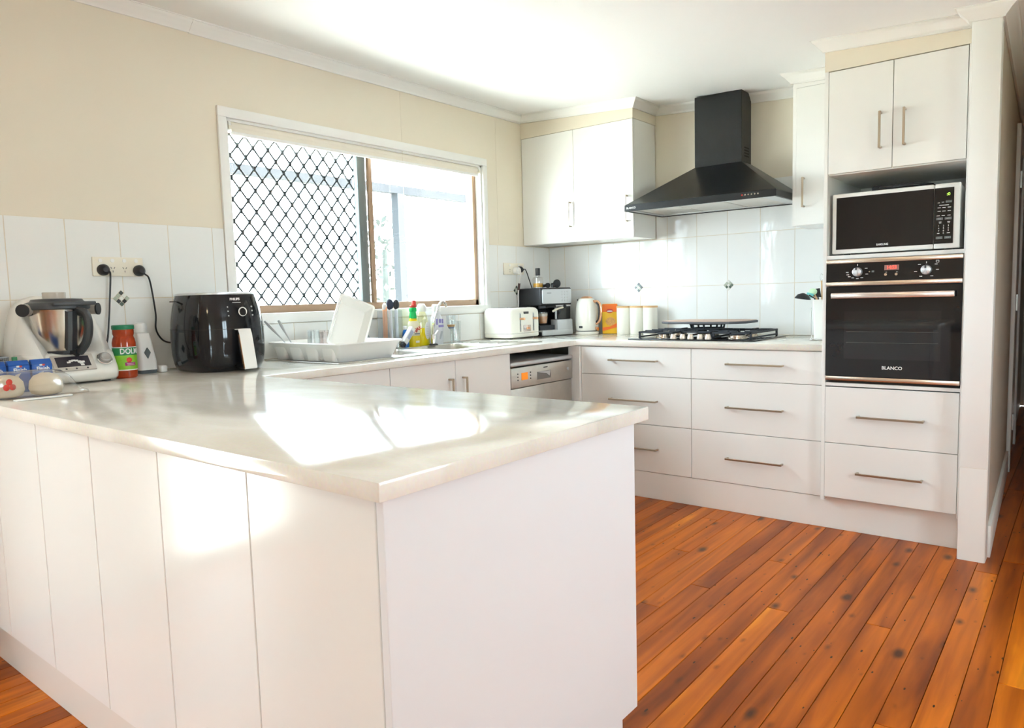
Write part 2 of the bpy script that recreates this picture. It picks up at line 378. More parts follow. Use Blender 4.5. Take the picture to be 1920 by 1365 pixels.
o = tag(B(0, -0.306, 2.252, 0.873, 0, CZ(1)).build('wall_bulkhead', M_wall), 'cream bulkhead above the double wall cabinet', None, None, 'structure')
m = MB(); m.box(-0.11, -7.3, 0, 3.4, -7.2, WT).box(4.3, -7.3, 0, 4.7, -7.2, WT).box(3.4, -7.3, 0, 4.3, -7.2, 0.85).box(3.4, -7.3, 2.05, 4.3, -7.2, WT)
tag(m.build('wall_rear', M_wall, smooth=False), 'cream dining end wall with a window', None, None, 'structure')
m = MB(); m.box(4.6, -7.3, 0, 4.7, -3.04, WT).box(4.6, -2.1, 0, 4.7, -0.77, WT).box(4.6, -3.04, 0, 4.7, -2.1, 0.95).box(4.6, -3.04, 2.0, 4.7, -2.1, WT)
tag(m.build('wall_right', M_wall, smooth=False), 'cream side wall with a window', None, None, 'structure')
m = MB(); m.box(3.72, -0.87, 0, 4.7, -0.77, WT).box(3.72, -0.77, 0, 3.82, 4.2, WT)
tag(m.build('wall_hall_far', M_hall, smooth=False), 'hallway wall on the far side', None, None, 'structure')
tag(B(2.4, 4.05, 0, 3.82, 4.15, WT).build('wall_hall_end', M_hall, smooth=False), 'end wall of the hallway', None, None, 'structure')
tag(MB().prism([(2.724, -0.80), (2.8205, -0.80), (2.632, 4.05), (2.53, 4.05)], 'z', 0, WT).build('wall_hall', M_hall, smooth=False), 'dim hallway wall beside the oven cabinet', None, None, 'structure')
# white wall end post
pp = struct('trim_post', 'white painted wall end beside the tall oven cabinet')
B(2.7235, -0.867, 0.0, 2.8195, -0.795, CZ(2.8)).build('post_face', M_trim, pp, bevel=0.004, seg=2)
B(2.7205, -0.865, 0.0, 2.7265, -0.786, CZ(2.8)).build('edge_bead', M_trim, pp, bevel=0.002)
B(2.8165, -0.866, 0.0, 2.8235, -0.79, CZ(2.8)).build('edge_bead', M_trim, pp, bevel=0.002)
B(2.7238, -0.8677, 0.4005, 2.8192, -0.866, 0.4015).build('board_joint', M_grout, pp)
B(2.7238, -0.8674, 0.0, 2.8192, -0.866, 0.4).build('post_face', M_trim, pp)
# hallway details
hx = lambda y: 2.8205 - (y+0.80)*(2.8205-2.632)/4.85
o = MB().prism([(hx(-0.78)-0.01, -0.78), (hx(-0.78)+0.014, -0.78), (hx(0.95)+0.014, 0.95), (hx(0.95)-0.01, 0.95)], 'z', 0.0, 0.14).build('baseboard_hall', M_trim, bevel=0.003)
tag(o, 'white skirting board along the hallway', None, None, 'structure')
dh = struct('door_2', 'white painted door frame along the hallway')
for (a, b) in ((0.98, 1.09), (1.95, 2.06)):
    MB().prism([(hx(a), a), (hx(a)+0.022, a), (hx(b)+0.022, b), (hx(b), b)], 'z', 0, 2.04).build('casing', M_trim, dh, bevel=0.003)
MB().prism([(hx(.98), .98), (hx(.98)+0.022, .98), (hx(2.06)+0.022, 2.06), (hx(2.06), 2.06)], 'z', 2.04, 2.12).build('casing', M_trim, dh, bevel=0.003)
MB().prism([(hx(1.09), 1.09), (hx(1.09)+0.008, 1.09), (hx(1.95)+0.008, 1.95), (hx(1.95), 1.95)], 'z', 0.01, 2.04).build('door_leaf', M_trim, dh, bevel=0.002)
for z in (0.25, 1.0, 1.75): MB().prism([(hx(1.09)+.008, 1.085), (hx(1.09)+.030, 1.085), (hx(1.09)+.030, 1.12), (hx(1.09)+.008, 1.12)], 'z', z, z+0.1).build('hinge', M_steel, dh)
de = struct('door_3', 'white panel door closing the end of the hallway')
B(2.66, 4.02, 0.01, 3.5, 4.05, 2.04).build('door_leaf', M_trim, de, bevel=0.003)
for z0, z1 in ((0.2, 0.95), (1.05, 1.9)):
    for x0, x1 in ((2.76, 3.04), (3.12, 3.4)): B(x0, 4.013, z0, x1, 4.022, z1).build('door_panel', M_trim, de, bevel=0.006)
MB().sphere((2.74, 3.985, 1.0), 0.027).cyl((2.74, 4.02, 1.0), (2.74, 3.99, 1.0), 0.01).build('door_knob', M_steel, de)

# ---- cornices
CPROF = [(0.0, -0.050), (0.010, -0.050), (0.012, -0.044), (0.020, -0.036), (0.030, -0.024), (0.040, -0.015), (0.047, -0.010), (0.049, -0.003), (0.055, -0.003), (0.055, 0.004), (0.0, 0.004)]
CPATH = [(0, -7.2), (0, -2.68), (0, -0.306), (0.873, -0.306), (0.873, 0), (1.842, 0), (1.842, -0.306), (2.137, -0.306), (2.137, -0.783), (2.7205, -0.783), (2.7205, -0.868), (2.8235, -0.868), (2.64, 4.0)]
def rn(a, b):
    d = Vector((b[0]-a[0], b[1]-a[1])).normalized(); return Vector((d.y, -d.x))
for i in range(len(CPATH)-1):
    a, b = CPATH[i], CPATH[i+1]; n = rn(a, b)
    na = rn(CPATH[i-1], a) if i > 0 else n; nb = rn(b, CPATH[i+2]) if i+2 < len(CPATH) else n
    def mit(n1, n2):
        s_ = n1+n2; return s_/max(0.3, (1+n1.dot(n2)))
    rings = []
    for p, mv in ((a, mit(na, n)), (b, mit(n, nb))):
        rings.append([(p[0]+mv.x*d, p[1]+mv.y*d, CZ(p[0]+mv.x*d)+z-(0.003 if i == 1 else 0)) for d, z in CPROF])
    tag(MB().loft(rings).build('trim_%d' % (i+1), M_trim, ang=50), 'white coved cornice along the ceiling', None, None, 'structure')

# ---- wall tiles (each one a piece)
TW, TT = 0.2027, 0.0065
_tm = {}
def tile_mesh(w, h):
    k_ = (round(w, 4), round(h, 4))
    if k_ not in _tm:
        g = 0.0011
        o = B(g, -TT, g, w-g, 0, h-g).build('tile', M_tile, None, bevel=0.0012, seg=1); _tm[k_] = o.data; bpy.data.objects.remove(o)
    return _tm[k_]
def tile(wall, side, a0, a1, z0, z1):
    o = bpy.data.objects.new('tile', tile_mesh(a1-a0, z1-z0)); COL.objects.link(o); o.parent = wall
    if side == 'back': o.location = (a0, -0.003, z0)
    else: o.location = (0.003, a0, z0); o.rotation_euler = (0, 0, PI/2)
Z0, Z1, Z2, Z3 = 0.9005, 1.2078, 1.5185, 1.826
lj = [-3.4429+TW*i for i in range(-3, 18)]
def cols(lo, hi, js):
    c = [lo]+[j for j in js if lo+0.012 < j < hi-0.012]+[hi]; return list(zip(c[:-1], c[1:]))
for a0, a1 in cols(-4.05, -2.574, lj): tile(wl, 'left', a0, a1, Z0, Z1); tile(wl, 'left', a0, a1, Z1, Z2)
for a0, a1 in cols(-2.574, -0.692, lj): tile(wl, 'left', a0, a1, Z0, 1.070)
for a0, a1 in cols(-0.692, -0.0095, lj): tile(wl, 'left', a0, a1, Z0, Z1); tile(wl, 'left', a0, a1, Z1, Z2)
bj = [0.7527+TW*i for i in range(-3, 8)]
for a0, a1 in cols(0.0095, 2.135, bj): tile(wb, 'back', a0, a1, Z0, Z1); tile(wb, 'back', a0, a1, Z1, Z2)
for a0, a1 in cols(0.876, 1.840, bj): tile(wb, 'back', a0, a1, Z2, Z3)
B(0.0, -4.05, Z0, 0.0088, -2.574, Z2).box(0, -2.574, Z0, 0.0088, -0.692, 1.07).box(0, -0.692, Z0, 0.0088, 0, Z2).build('grout', M_grout, wl)
B(0.0, -0.0088, Z0, 2.135, 0, Z2).box(0.876, -0.0088, Z2, 1.84, 0, Z3).build('grout', M_grout, wb)
CH = [mat('mosaic_green', C8(92, 108, 98), 0.1), mat('mosaic_dark', C8(66, 72, 72), 0.1), mat('mosaic_pale', C8(178, 186, 170), 0.1), mat('mosaic_white', C8(225, 226, 220), 0.1)]
def mosaic(wall, side, a, z, r, pat):
    t = -TT-0.003
    M = Matrix.Translation((a, t, z)) if side == 'back' else Matrix.Translation((-t, a, z)) @ Matrix.Rotation(PI/2, 4, 'Z')
    Rm = M @ Matrix.Rotation(PI/4, 4, 'Y'); s = r/math.sqrt(2)
    p = B(-s, -0.0012, -s, s, 0.0005, s).xf(Rm).build('mosaic_inset', M_grout, wall)
    c = 2*s/3
    for i in range(3):
        for j in range(3):
            B(-s+i*c+0.0008, -0.003, -s+j*c+0.0008, -s+(i+1)*c-0.0008, -0.0005, -s+(j+1)*c-0.0008).xf(Rm).build('mosaic_chip', CH[pat[j*3+i]], p, bevel=0.0006, seg=1)
mosaic(wl, 'left', -3.049, 1.207, 0.034, [2, 3, 1, 1, 3, 2, 0, 1, 2][::-1])
mosaic(wl, 'left', -0.410, 1.214, 0.034, [1, 2, 1, 2, 3, 2, 1, 2, 1])
mosaic(wb, 'back', 0.742, 1.210, 0.033, [1, 2, 1, 2, 3, 2, 1, 0, 1])
mosaic(wb, 'back', 1.367, 1.206, 0.033, [2, 0, 3, 2, 3, 0, 3, 2, 0])

# ---- kitchen window
w1 = struct('window_1', 'white framed sliding kitchen window with a diamond security grille')
AO = (-2.572, -0.695, 1.072, 2.068)
B(0, AO[0], WZ1, 0.016, AO[1], AO[3]).build('architrave', M_trim, w1, bevel=0.003)
B(0, AO[0], 1.072, 0.016, WY0, WZ1).build('architrave', M_trim, w1, bevel=0.003)
B(0, WY1, 1.072, 0.016, AO[1], WZ1).build('architrave', M_trim, w1, bevel=0.003)
B(-0.045, WY0, 1.072, 0.020, WY1, WZ0+0.002).build('sill', M_trim, w1, bevel=0.003)
m = MB(); m.box(-0.11, WY0-0.001, WZ0, 0, WY0+0.012, WZ1).box(-0.11, WY1-0.012, WZ0, 0, WY1+0.001, WZ1).box(-0.11, WY0, WZ1-0.012, 0, WY1, WZ1)
m.build('reveal', M_trim, w1)
fy0, fy1, fz0, fz1 = WY0+0.012, WY1-0.012, WZ0, WZ1-0.012
m = MB(); fx0, fx1 = -0.105, -0.045
m.box(fx0, fy0, fz0, fx1, fy1, fz0+0.040).box(fx0, fy0, fz1-0.03, fx1, fy1, fz1).box(fx0, fy0, fz0, fx1, fy0+0.022, fz1).box(fx0, fy1-0.030, fz0, fx1, fy1, fz1)
m.build('window_frame', M_alu, w1, bevel=0.002)
B(-0.062, -1.655, fz0+0.04, -0.040, -1.630, fz1-0.03).build('mullion', M_alu, w1, bevel=0.002)
B(-0.095, -1.712, fz0+0.04, -0.066, -1.655, fz1-0.03).build('sash_stile', M_greyalu, w1, bevel=0.002)
B(-0.066, -1.700, 1.50, -0.060, -1.675, 1.56).build('latch', M_greyalu, w1, bevel=0.002)
B(-0.088, fy0+0.02, fz0+0.03, -0.084, -1.68, fz1-0.02).build('pane', M_glass, w1)
B(-0.060, -1.64, fz0+0.03, -0.056, fy1-0.02, fz1-0.02).build('pane', M_glass, w1)
# diamond grille outside the sliding half
m = MB(); gx = -0.118; gy0, gy1, gz0, gz1 = fy0-0.02, -1.675, fz0+0.02, fz1
cy, cz_ = 0.0838, 0.1035; y_r, z_r = -2.402, 1.932
def clipseg(p, q):
    t0, t1 = 0.0, 1.0
    for k_, lo, hi in ((0, gy0, gy1), (1, gz0, gz1)):
        d = q[k_]-p[k_]
        a_, b_ = (lo-p[k_])/d, (hi-p[k_])/d
        if a_ > b_: a_, b_ = b_, a_
        t0, t1 = max(t0, a_), min(t1, b_)
    if t1-t0 < 1e-3: return None
    return [(p[0]+(q[0]-p[0])*t, p[1]+(q[1]-p[1])*t) for t in (t0, t1)]
for i in range(-14, 24):
    for s_ in (1, -1):
        p = (y_r+i*cy-12*cy*s_, z_r-12*cz_); q = (y_r+i*cy+12*cy*s_, z_r+12*cz_)
        c_ = clipseg(p, q)
        if c_: m.cyl((gx, c_[0][0], c_[0][1]), (gx, c_[1][0], c_[1][1]), 0.0042, n=6)
for i in range(-4, 24):
    for j in range(-18, 4):
        if (i+j) % 2 == 0:
            y = y_r+i*cy/2; z = z_r+j*cz_/2
            if gy0 < y < gy1 and gz0+0.012 < z < gz1-0.012: m.box(gx-0.005, y-0.0055, z-0.012, gx+0.006, y+0.0055, z+0.012)
m.build('security_grille', M_wire, w1)
m = MB(); m.box(-0.125, gy0, gz0, -0.111, gy1, gz0+0.02).box(-0.125, gy1-0.025, gz0, -0.111, gy1+0.01, gz1); m.build('grille_frame', M_greyalu, w1)

# ---- other openings, behind and beside the camera
def framed(name, label, axis, c, a0, a1, z0, z1, mull, fm=M_alu):
    r = struct(name, label); m = MB(); t = 0.03; f = 0.05
    segs = [(a0, a1, z0, z0+f), (a0, a1, z1-f, z1), (a0, a0+f, z0, z1), (a1-f, a1, z0, z1)]+[(q-f/2, q+f/2, z0, z1) for q in mull]
    for s0, s1, t0, t1 in segs:
        (m.box(c-t, s0, t0, c+t, s1, t1) if axis == 'x' else m.box(s0, c-t, t0, s1, c+t, t1))
    m.build('window_frame', fm, r, bevel=0.003)
    ed = [a0]+list(mull)+[a1]
    for p, q in zip(ed[:-1], ed[1:]):
        (B(c-0.003, p+f/2, z0+f, c+0.003, q-f/2, z1-f) if axis == 'x' else B(p+f/2, c-0.003, z0+f, q-f/2, c+0.003, z1-f)).build('pane', M_glass, r)
framed('door_1', 'bronze framed glass door in the dining area', 'x', -0.055, DY0, DY1, 0.0, DZ1, [])
framed('window_2', 'wide dining room window in the end wall', 'y', -7.25, 3.4, 4.3, 0.85, 2.05, [3.85])
framed('window_3', 'dining room side window', 'x', 4.65, -3.04, -2.1, 0.95, 2.0, [-2.57])

# ---- outside
tag(B(-30, -30, -0.75, -0.15, 30, -0.70).build('ground_yard', mat('pale_yard', (0.32, 0.33, 0.31), 0.9, var=0.2, scale=0.6)), 'pale sunlit yard outside the window', None, None, 'structure')
tag(B(-0.15, -40, -0.76, 40, -7.45, -0.71).build('ground_garden', mat('garden_lawn', (0.10, 0.13, 0.07), 0.9)), 'pale garden beyond the dining room', None, None, 'structure')
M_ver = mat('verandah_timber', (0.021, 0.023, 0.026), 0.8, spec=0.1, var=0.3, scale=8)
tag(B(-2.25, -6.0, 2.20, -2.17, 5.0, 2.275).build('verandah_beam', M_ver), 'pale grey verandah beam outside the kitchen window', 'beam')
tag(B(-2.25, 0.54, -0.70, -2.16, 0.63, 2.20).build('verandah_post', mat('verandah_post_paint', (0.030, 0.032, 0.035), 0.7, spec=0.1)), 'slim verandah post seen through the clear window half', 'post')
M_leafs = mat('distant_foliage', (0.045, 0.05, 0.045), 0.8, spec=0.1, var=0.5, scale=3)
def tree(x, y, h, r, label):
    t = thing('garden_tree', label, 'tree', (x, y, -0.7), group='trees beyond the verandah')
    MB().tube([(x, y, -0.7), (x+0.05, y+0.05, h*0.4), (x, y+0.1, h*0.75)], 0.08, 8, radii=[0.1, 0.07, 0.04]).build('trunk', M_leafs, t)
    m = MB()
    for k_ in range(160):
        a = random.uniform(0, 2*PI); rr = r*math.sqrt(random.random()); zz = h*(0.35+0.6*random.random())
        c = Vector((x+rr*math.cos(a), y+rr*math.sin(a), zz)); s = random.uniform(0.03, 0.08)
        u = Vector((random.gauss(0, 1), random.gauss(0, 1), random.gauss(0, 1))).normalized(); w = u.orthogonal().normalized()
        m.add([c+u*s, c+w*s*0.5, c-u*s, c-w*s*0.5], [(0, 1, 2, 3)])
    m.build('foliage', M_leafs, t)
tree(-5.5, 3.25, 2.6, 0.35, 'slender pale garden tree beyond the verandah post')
# ================================================================== CABINETS
ZC, TH = 0.9, 0.032
YD = -0.735                    # drawer fronts of the back run
XD = 0.690                     # door fronts of the window run
YB, XL = -0.745, 0.711         # worktop front edges
YT = -0.783                    # tall cabinet fronts
def bar_handle(parent, face, p0, p1, front, proj=0.030, w=0.0095):
    """bar handle; face '-y' or '+x'; p0,p1 in (across, z)"""
    m = MB(); a0, z0 = p0; a1, z1 = p1; hw = w/2
    horiz = abs(a1-a0) > abs(z1-z0)
    if face == '-y':
        f0, f1 = front-proj-0.005, front-proj+0.004
        if horiz:
            m.box(a0, f0, z0-hw, a1, f1, z0+hw); [m.box(a-0.0045, f1, z0-0.0045, a+0.0045, front, z0+0.0045) for a in (a0+0.005, a1-0.005)]
        else:
            m.box(a0-hw, f0, z0, a0+hw, f1, z1); [m.box(a0-0.0045, f1, z-0.0045, a0+0.0045, front, z+0.0045) for z in (z0+0.005, z1-0.005)]
    else:
        f0, f1 = front+proj-0.004, front+proj+0.005
        m.box(f0, a0-hw, z0, f1, a0+hw, z1); [m.box(front, a0-0.0045, z-0.0045, f0, a0+0.0045, z+0.0045) for z in (z0+0.005, z1-0.005)]
    return m.build('handle', M_handle, parent, bevel=0.001, seg=1)
G = 0.0014
# ---- two drawer units under the cooktop run
def drawer_unit(label, x0, x1, hx0, hx1, left_filler=False):
    t = thing('drawer_unit', label, 'drawer unit', ((x0+x1)/2, -0.4, 0), group='drawer units under the cooktop worktop')
    B(x0, YD+0.020, 0.150, x1, -0.02, 0.866).build('carcass', M_carc, t)
    for (z0, z1, hz) in ((0.7016, 0.8655, 0.7905), (0.4256, 0.7016, 0.5625), (0.1536, 0.4256, 0.289)):
        d = B(x0+G, YD, z0+G, x1-G, YD+0.018, z1-G).build('drawer_front', M_cab, t, bevel=0.0012, seg=1)
        bar_handle(d, '-y', (hx0, hz), (hx1, hz), YD)
    if left_filler: B(0.662, -0.752, 0.0, x0-0.002, -0.62, 0.866).build('corner_filler', M_cab, t, bevel=0.001, seg=1)
    return t
drawer_unit('white three-drawer unit beside the corner and dishwasher', 0.743, 1.449, 0.946, 1.250, True)
drawer_unit('white three-drawer unit between corner drawers and oven cabinet', 1.449, 2.126, 1.650, 1.944)
tag(B(0.745, YD+0.004, 0.0, 2.720, YD+0.020, 0.152).build('baseboard_kitchen', M_cab, bevel=0.001, seg=1), 'white kickboard under drawers and oven cabinet', None, None, 'structure')

# ---- tall oven cabinet
X0, X1 = 2.137, 2.7185; I0, I1 = 2.1535, 2.7085
t = thing('oven_cabinet', 'tall white cabinet housing the microwave and built-in oven', 'cabinet', (2.43, -0.4, 0))
B(X0, YT+0.001, 0.150, I0, -0.003, 2.158).build('side_panel', M_cab, t, bevel=0.001, seg=1)
B(I1-0.003, YT+0.001, 0.150, X1+0.001, -0.003, 2.158).build('side_panel', M_cab, t, bevel=0.001, seg=1)
B(I0, -0.16, 0.150, I1-0.003, -0.14, 2.150).build('back_panel', M_carc, t)
B(I0, YT+0.004, 1.302, I1-0.003, -0.16, 1.320).build('shelf', M_cab, t, bevel=0.001, seg=1)
B(I0, YT+0.022, 1.690, I1-0.003, -0.16, 2.150).build('upper_box', M_carc, t)
B(I0, YT+0.022, 0.160, I1-0.003, -0.16, 0.695).build('lower_box', M_carc, t)
B(I0, YT+0.004, 0.708, I1-0.003, -0.5, 0.724).build('rail', M_cab, t, bevel=0.001, seg=1)
for (x0, x1, hx_) in ((I0+0.001, 2.4235, 2.376), (2.4235, I1-0.004, 2.472)):
    d = B(x0+G, YT, 1.695, x1-G, YT+0.018, 2.154).build('door', M_cab, t, bevel=0.0012, seg=1)
    bar_handle(d, '-y', (hx_, 1.782), (hx_, 1.940), YT)
for (z0, z1, hz) in ((0.4345, 0.7045, 0.570), (0.168, 0.4345, 0.302)):
    d = B(I0+G, YT, z0+G, I1-0.0045, YT+0.018, z1-G).build('drawer_front', M_cab, t, bevel=0.0012, seg=1)
    bar_handle(d, '-y', (2.299, hz), (2.575, hz), YT)

# ---- wall cabinets
t = thing('wall_cabinet', 'white two-door wall cabinet in the corner left of range hood', 'cabinet', (0.436, -0.15, 1.524))
B(0.002, -0.287, 1.524, 0.873, -0.012, 2.250).build('carcass', M_cab, t)
for (x0, x1, hx_) in ((0.003, 0.430, 0.404), (0.430, 0.873, 0.832)):
    d = B(x0+G, -0.306, 1.5255, x1-G, -0.288, 2.250).build('door', M_cab, t, bevel=0.0012, seg=1)
    bar_handle(d, '-y', (hx_, 1.620), (hx_, 1.786), -0.306)
t = thing('wall_cabinet', 'narrow single-door white wall cabinet between hood and oven cabinet', 'cabinet', (1.99, -0.15, 1.510))
B(1.842, -0.300, 1.512, 1.860, -0.003, 2.290).build('side_panel', M_cab, t)
B(1.860, -0.287, 1.512, 2.1362, -0.012, 2.285).build('carcass', M_cab, t)
d = B(1.862, -0.306, 1.513, 2.136, -0.288, 2.235).build('door', M_cab, t, bevel=0.0012, seg=1)
B(1.860, -0.302, 2.237, 2.137, -0.287, 2.287).build('top_filler', M_cab, t)
bar_handle(d, '-y', (1.905, 1.606), (1.905, 1.764), -0.306)

# ---- base cabinets under the window
t = thing('sink_cabinet', 'white two-door base cabinet below the sink', 'cabinet', (0.35, -1.78, 0))
B(0.02, -2.205, 0.15, XD-0.020, -2.190, 0.866).box(0.02, -1.372, 0.15, XD-0.020, -1.357, 0.80).box(0.02, -2.19, 0.15, XD-0.02, -1.372, 0.166).build('carcass', M_carc, t)
B(0.06, -2.205, 0.0, XD-0.045, -1.357, 0.15).build('kickboard', M_cab, t)
for (y0, y1, hy) in ((-2.215, -1.786, -1.836), (-1.786, -1.352, -1.736)):
    d = B(XD-0.018, y0+G, 0.152, XD, y1-G, 0.8655).build('door', M_cab, t, bevel=0.0012, seg=1)
    bar_handle(d, '+x', (hy, 0.622), (hy, 0.782), XD)
t = thing('base_cabinet', 'white base cabinet front between peninsula and sink cabinet', 'cabinet', (0.35, -2.5, 0))
B(0.02, -2.842, 0.15, XD-0.020, -2.217, 0.866).build('carcass', M_carc, t)
B(0.06, -2.842, 0.0, XD-0.045, -2.217, 0.15).build('kickboard', M_cab, t)
B(XD-0.018, -2.842, 0.152, XD, -2.655, 0.8655).build('filler_panel', M_cab, t, bevel=0.0012, seg=1)
B(XD-0.018, -2.655+G, 0.152, XD, -2.215-G, 0.8655).build('door', M_cab, t, bevel=0.0012, seg=1)

# ---- peninsula
YP0, YP1 = -3.7095, -2.865; XP = 2.318
YF = -3.678
t = thing('peninsula_cabinet', 'white panelled peninsula base with plain end panel', 'cabinet', (1.2, -3.28, 0))
pj = [0.006, 0.165, 0.5155, 0.868, 1.215, 1.563, 1.910, 2.2715]
for a, b in zip(pj[:-1], pj[1:]):
    B(a+G, YF, 0.1515, b-G, YF+0.018, 0.866).build('panel', M_cab, t, bevel=0.0014, seg=1)
B(0.006, YF+0.020, 0.1525, 2.270, YP1+0.0-0.03, 0.866).build('carcass', M_carc, t)
MB().prism([(YF-0.001, 0.0), (-2.961, 0.0), (-2.961, 0.152), (-2.888, 0.152), (-2.888, 0.8665), (YF-0.001, 0.8665)], 'x', 2.2735, 2.2905).build('end_panel', mat('white_end_panel', (0.78, 0.79, 0.81), 0.22, var=0.012, scale=3), t, bevel=0.001, seg=1)
B(0.006, YF+0.030, 0.0, 2.273, YF+0.046, 0.152).build('kickboard', mat('cream_kickboard', (0.76, 0.73, 0.67), 0.2, var=0.01), t, bevel=0.001, seg=1)

# ---- worktop: one continuous piece with the sink cut-out
def cells(xs, ys, inside, z0, z1):
    m = MB(); idx = {}
    def V(i, j, z):
        k_ = (i, j, z)
        if k_ not in idx: idx[k_] = len(m.v); m.v.append(Vector((xs[i], ys[j], z)))
        return idx[k_]
    nx, ny = len(xs)-1, len(ys)-1
    ok = lambda i, j: 0 <= i < nx and 0 <= j < ny and inside((xs[i]+xs[i+1])/2, (ys[j]+ys[j+1])/2)
    def F(*q): m.f.append(list(q)); m.mi.append(0)
    for i in range(nx):
        for j in range(ny):
            if not ok(i, j): continue
            F(V(i,j,z1), V(i+1,j,z1), V(i+1,j+1,z1), V(i,j+1,z1)); F(V(i,j+1,z0), V(i+1,j+1,z0), V(i+1,j,z0), V(i,j,z0))
            if not ok(i-1, j): F(V(i,j,z0), V(i,j,z1), V(i,j+1,z1), V(i,j+1,z0))
            if not ok(i+1, j): F(V(i+1,j+1,z0), V(i+1,j+1,z1), V(i+1,j,z1), V(i+1,j,z0))
            if not ok(i, j-1): F(V(i+1,j,z0), V(i+1,j,z1), V(i,j,z1), V(i,j,z0))
            if not ok(i, j+1): F(V(i,j+1,z0), V(i,j+1,z1), V(i+1,j+1,z1), V(i+1,j+1,z0))
    return m
SK = (0.13, 0.53, -2.0, -1.20)
def in_top(x, y):
    a = (x < XP and YP0 < y < YP1) or (x < XL and y > YP0) or (y > YB and x < 2.135)
    return a and not (SK[0] < x < SK[1] and SK[2] < y < SK[3])
tag(cells([0.0015, SK[0], SK[1], XL, 2.135, XP], [YP0, YP1, SK[2], SK[3], YB, -0.0015], in_top, ZC-TH, ZC).build('worktop', M_quartz, bevel=0.003, seg=2),
    'cream stone worktop running around the kitchen and over the peninsula', 'worktop')

# ---- sink
t = thing('kitchen_sink', 'long stainless double-bowl sink with drainers below the window', 'sink', (0.33, -1.67, ZC))
b1 = (0.15, 0.51, -1.98, -1.69); b2 = (0.15, 0.51, -1.62, -1.22)
def in_s(x, y):
    return not any(b[0] < x < b[1] and b[2] < y < b[3] for b in (b1, b2))
cells([0.06, 0.15, 0.51, 0.600], [-2.425, -1.98, -1.69, -1.62, -1.22, -0.93], in_s, ZC+0.0002, ZC+0.0035).build('deck', M_steel, t, bevel=0.001, seg=1)
for b, bd in ((b1, 0.145), (b2, 0.072)):
    m = MB(); n = 6
    rings = [[(x, y, z) for x, y in rrect(b[0]+q, b[2]+q, b[1]-q, b[3]-q, 0.03+0*q, 4)] for q, z in ((-0.002, ZC+0.001), (0.004, ZC-0.01), (0.012, ZC-bd+0.012), (0.03, ZC-bd))]
    m.loft(rings, cap=False); m.add([p for p in rings[-1]], [tuple(range(len(rings[-1])))])
    m.build('bowl', M_steel, t)
    MB().lathe([(0.035, ZC-bd-0.001), (0.035, ZC-bd+0.003), (0.02, ZC-bd+0.002)], ((b[0]+b[1])/2, (b[2]+b[3])/2, 0), 16).build('drain', M_chrome, t)
for k_ in range(5):
    MB().cyl((0.17+k_*0.07, -1.16, ZC+0.0045), (0.17+k_*0.07, -0.98, ZC+0.0045), 0.004, n=6).build('drainer_ridge', M_steel, t)
# ---- mixer tap
t = thing('mixer_tap', 'slim chrome mixer tap standing behind the sink bowls', 'tap', (0.155, -1.389, ZC+0.0035))
MB().lathe([(0.026, 0), (0.026, 0.006), (0.018, 0.010)], (0.155, -1.389, ZC+0.0036), 20).build('base', M_blackp, t)
MB().tube(smooth_path([(0.155, -1.389, 0.905), (0.155, -1.388, 0.98), (0.157, -1.383, 1.03), (0.160, -1.362, 1.09), (0.164, -1.340, 1.135), (0.174, -1.325, 1.152), (0.186, -1.315, 1.145), (0.190, -1.310, 1.122)]), 0.0075, 10).build('spout', M_chrome, t)
MB().lathe([(0.014, 0), (0.014, 0.055), (0.011, 0.06)], (0.155, -1.389, 0.908), 16).build('body', M_chrome, t)
MB().tube([(0.155, -1.389, 0.95), (0.15, -1.345, 0.985)], 0.005, 8).build('lever', M_chrome, t)

# ---- dishwasher
t = thing('dishwasher', 'freestanding stainless dishwasher in the bay below the worktop corner', 'dishwasher', (0.40, -1.06, 0))
dy0, dy1, dxf = -1.350, -0.758, 0.694
B(0.12, dy0+0.004, 0.03, dxf-0.055, dy1-0.004, 0.79).build('body', M_greyalu, t)
B(dxf-0.05, dy0, 0.10, dxf-0.008, dy1, 0.668).build('door', M_steel, t, bevel=0.004)
cp = B(dxf-0.05, dy0-0.002, 0.671, dxf, dy1+0.002, 0.784).build('control_panel', M_steel, t, bevel=0.006)
B(0.11, dy0-0.003, 0.790, dxf+0.004, dy1+0.003, 0.815).build('top_cover', M_silverp, t, bevel=0.010, seg=3)
B(dxf-0.001, -1.262, 0.712, dxf+0.0015, -1.205, 0.752).build('display', mat('amber_display', (0.8, 0.22, 0.01), 0.3, emit=(1.0, 0.30, 0.01), estr=0.12), cp)
for yy in (-1.295, -1.18):
    for zz in (0.715, 0.732, 0.749): MB().cyl((dxf-0.001, yy, zz), (dxf+0.003, yy, zz), 0.0035, n=8).build('button', M_txtk, cp)
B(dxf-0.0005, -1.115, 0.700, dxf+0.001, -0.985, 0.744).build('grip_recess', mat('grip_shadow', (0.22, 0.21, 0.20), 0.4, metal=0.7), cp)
MB().prism([(-1.11, 0.742), (-0.99, 0.742), (-1.0, 0.712), (-1.03, 0.73)], 'x', dxf, dxf+0.003).build('grip_lip', M_silverp, cp)
MB().cyl((dxf, -0.81, 0.735), (dxf+0.004, -0.81, 0.735), 0.010).build('knob', M_silverp, cp)
B(dxf, -1.055, 0.762, dxf+0.0008, -1.015, 0.768).build('maker_mark', M_txtk, cp)
B(0.15, dy0+0.02, 0.0, dxf-0.07, dy1-0.02, 0.10).build('plinth', M_blackp, t)
tag(MB().sphere((0.58, -1.32, 0.8316), 0.016).build('rubber_ball', mat('yellow_rubber', (0.85, 0.5, 0.03), 0.5)), 'small yellow ball lying on top of the dishwasher', 'ball')

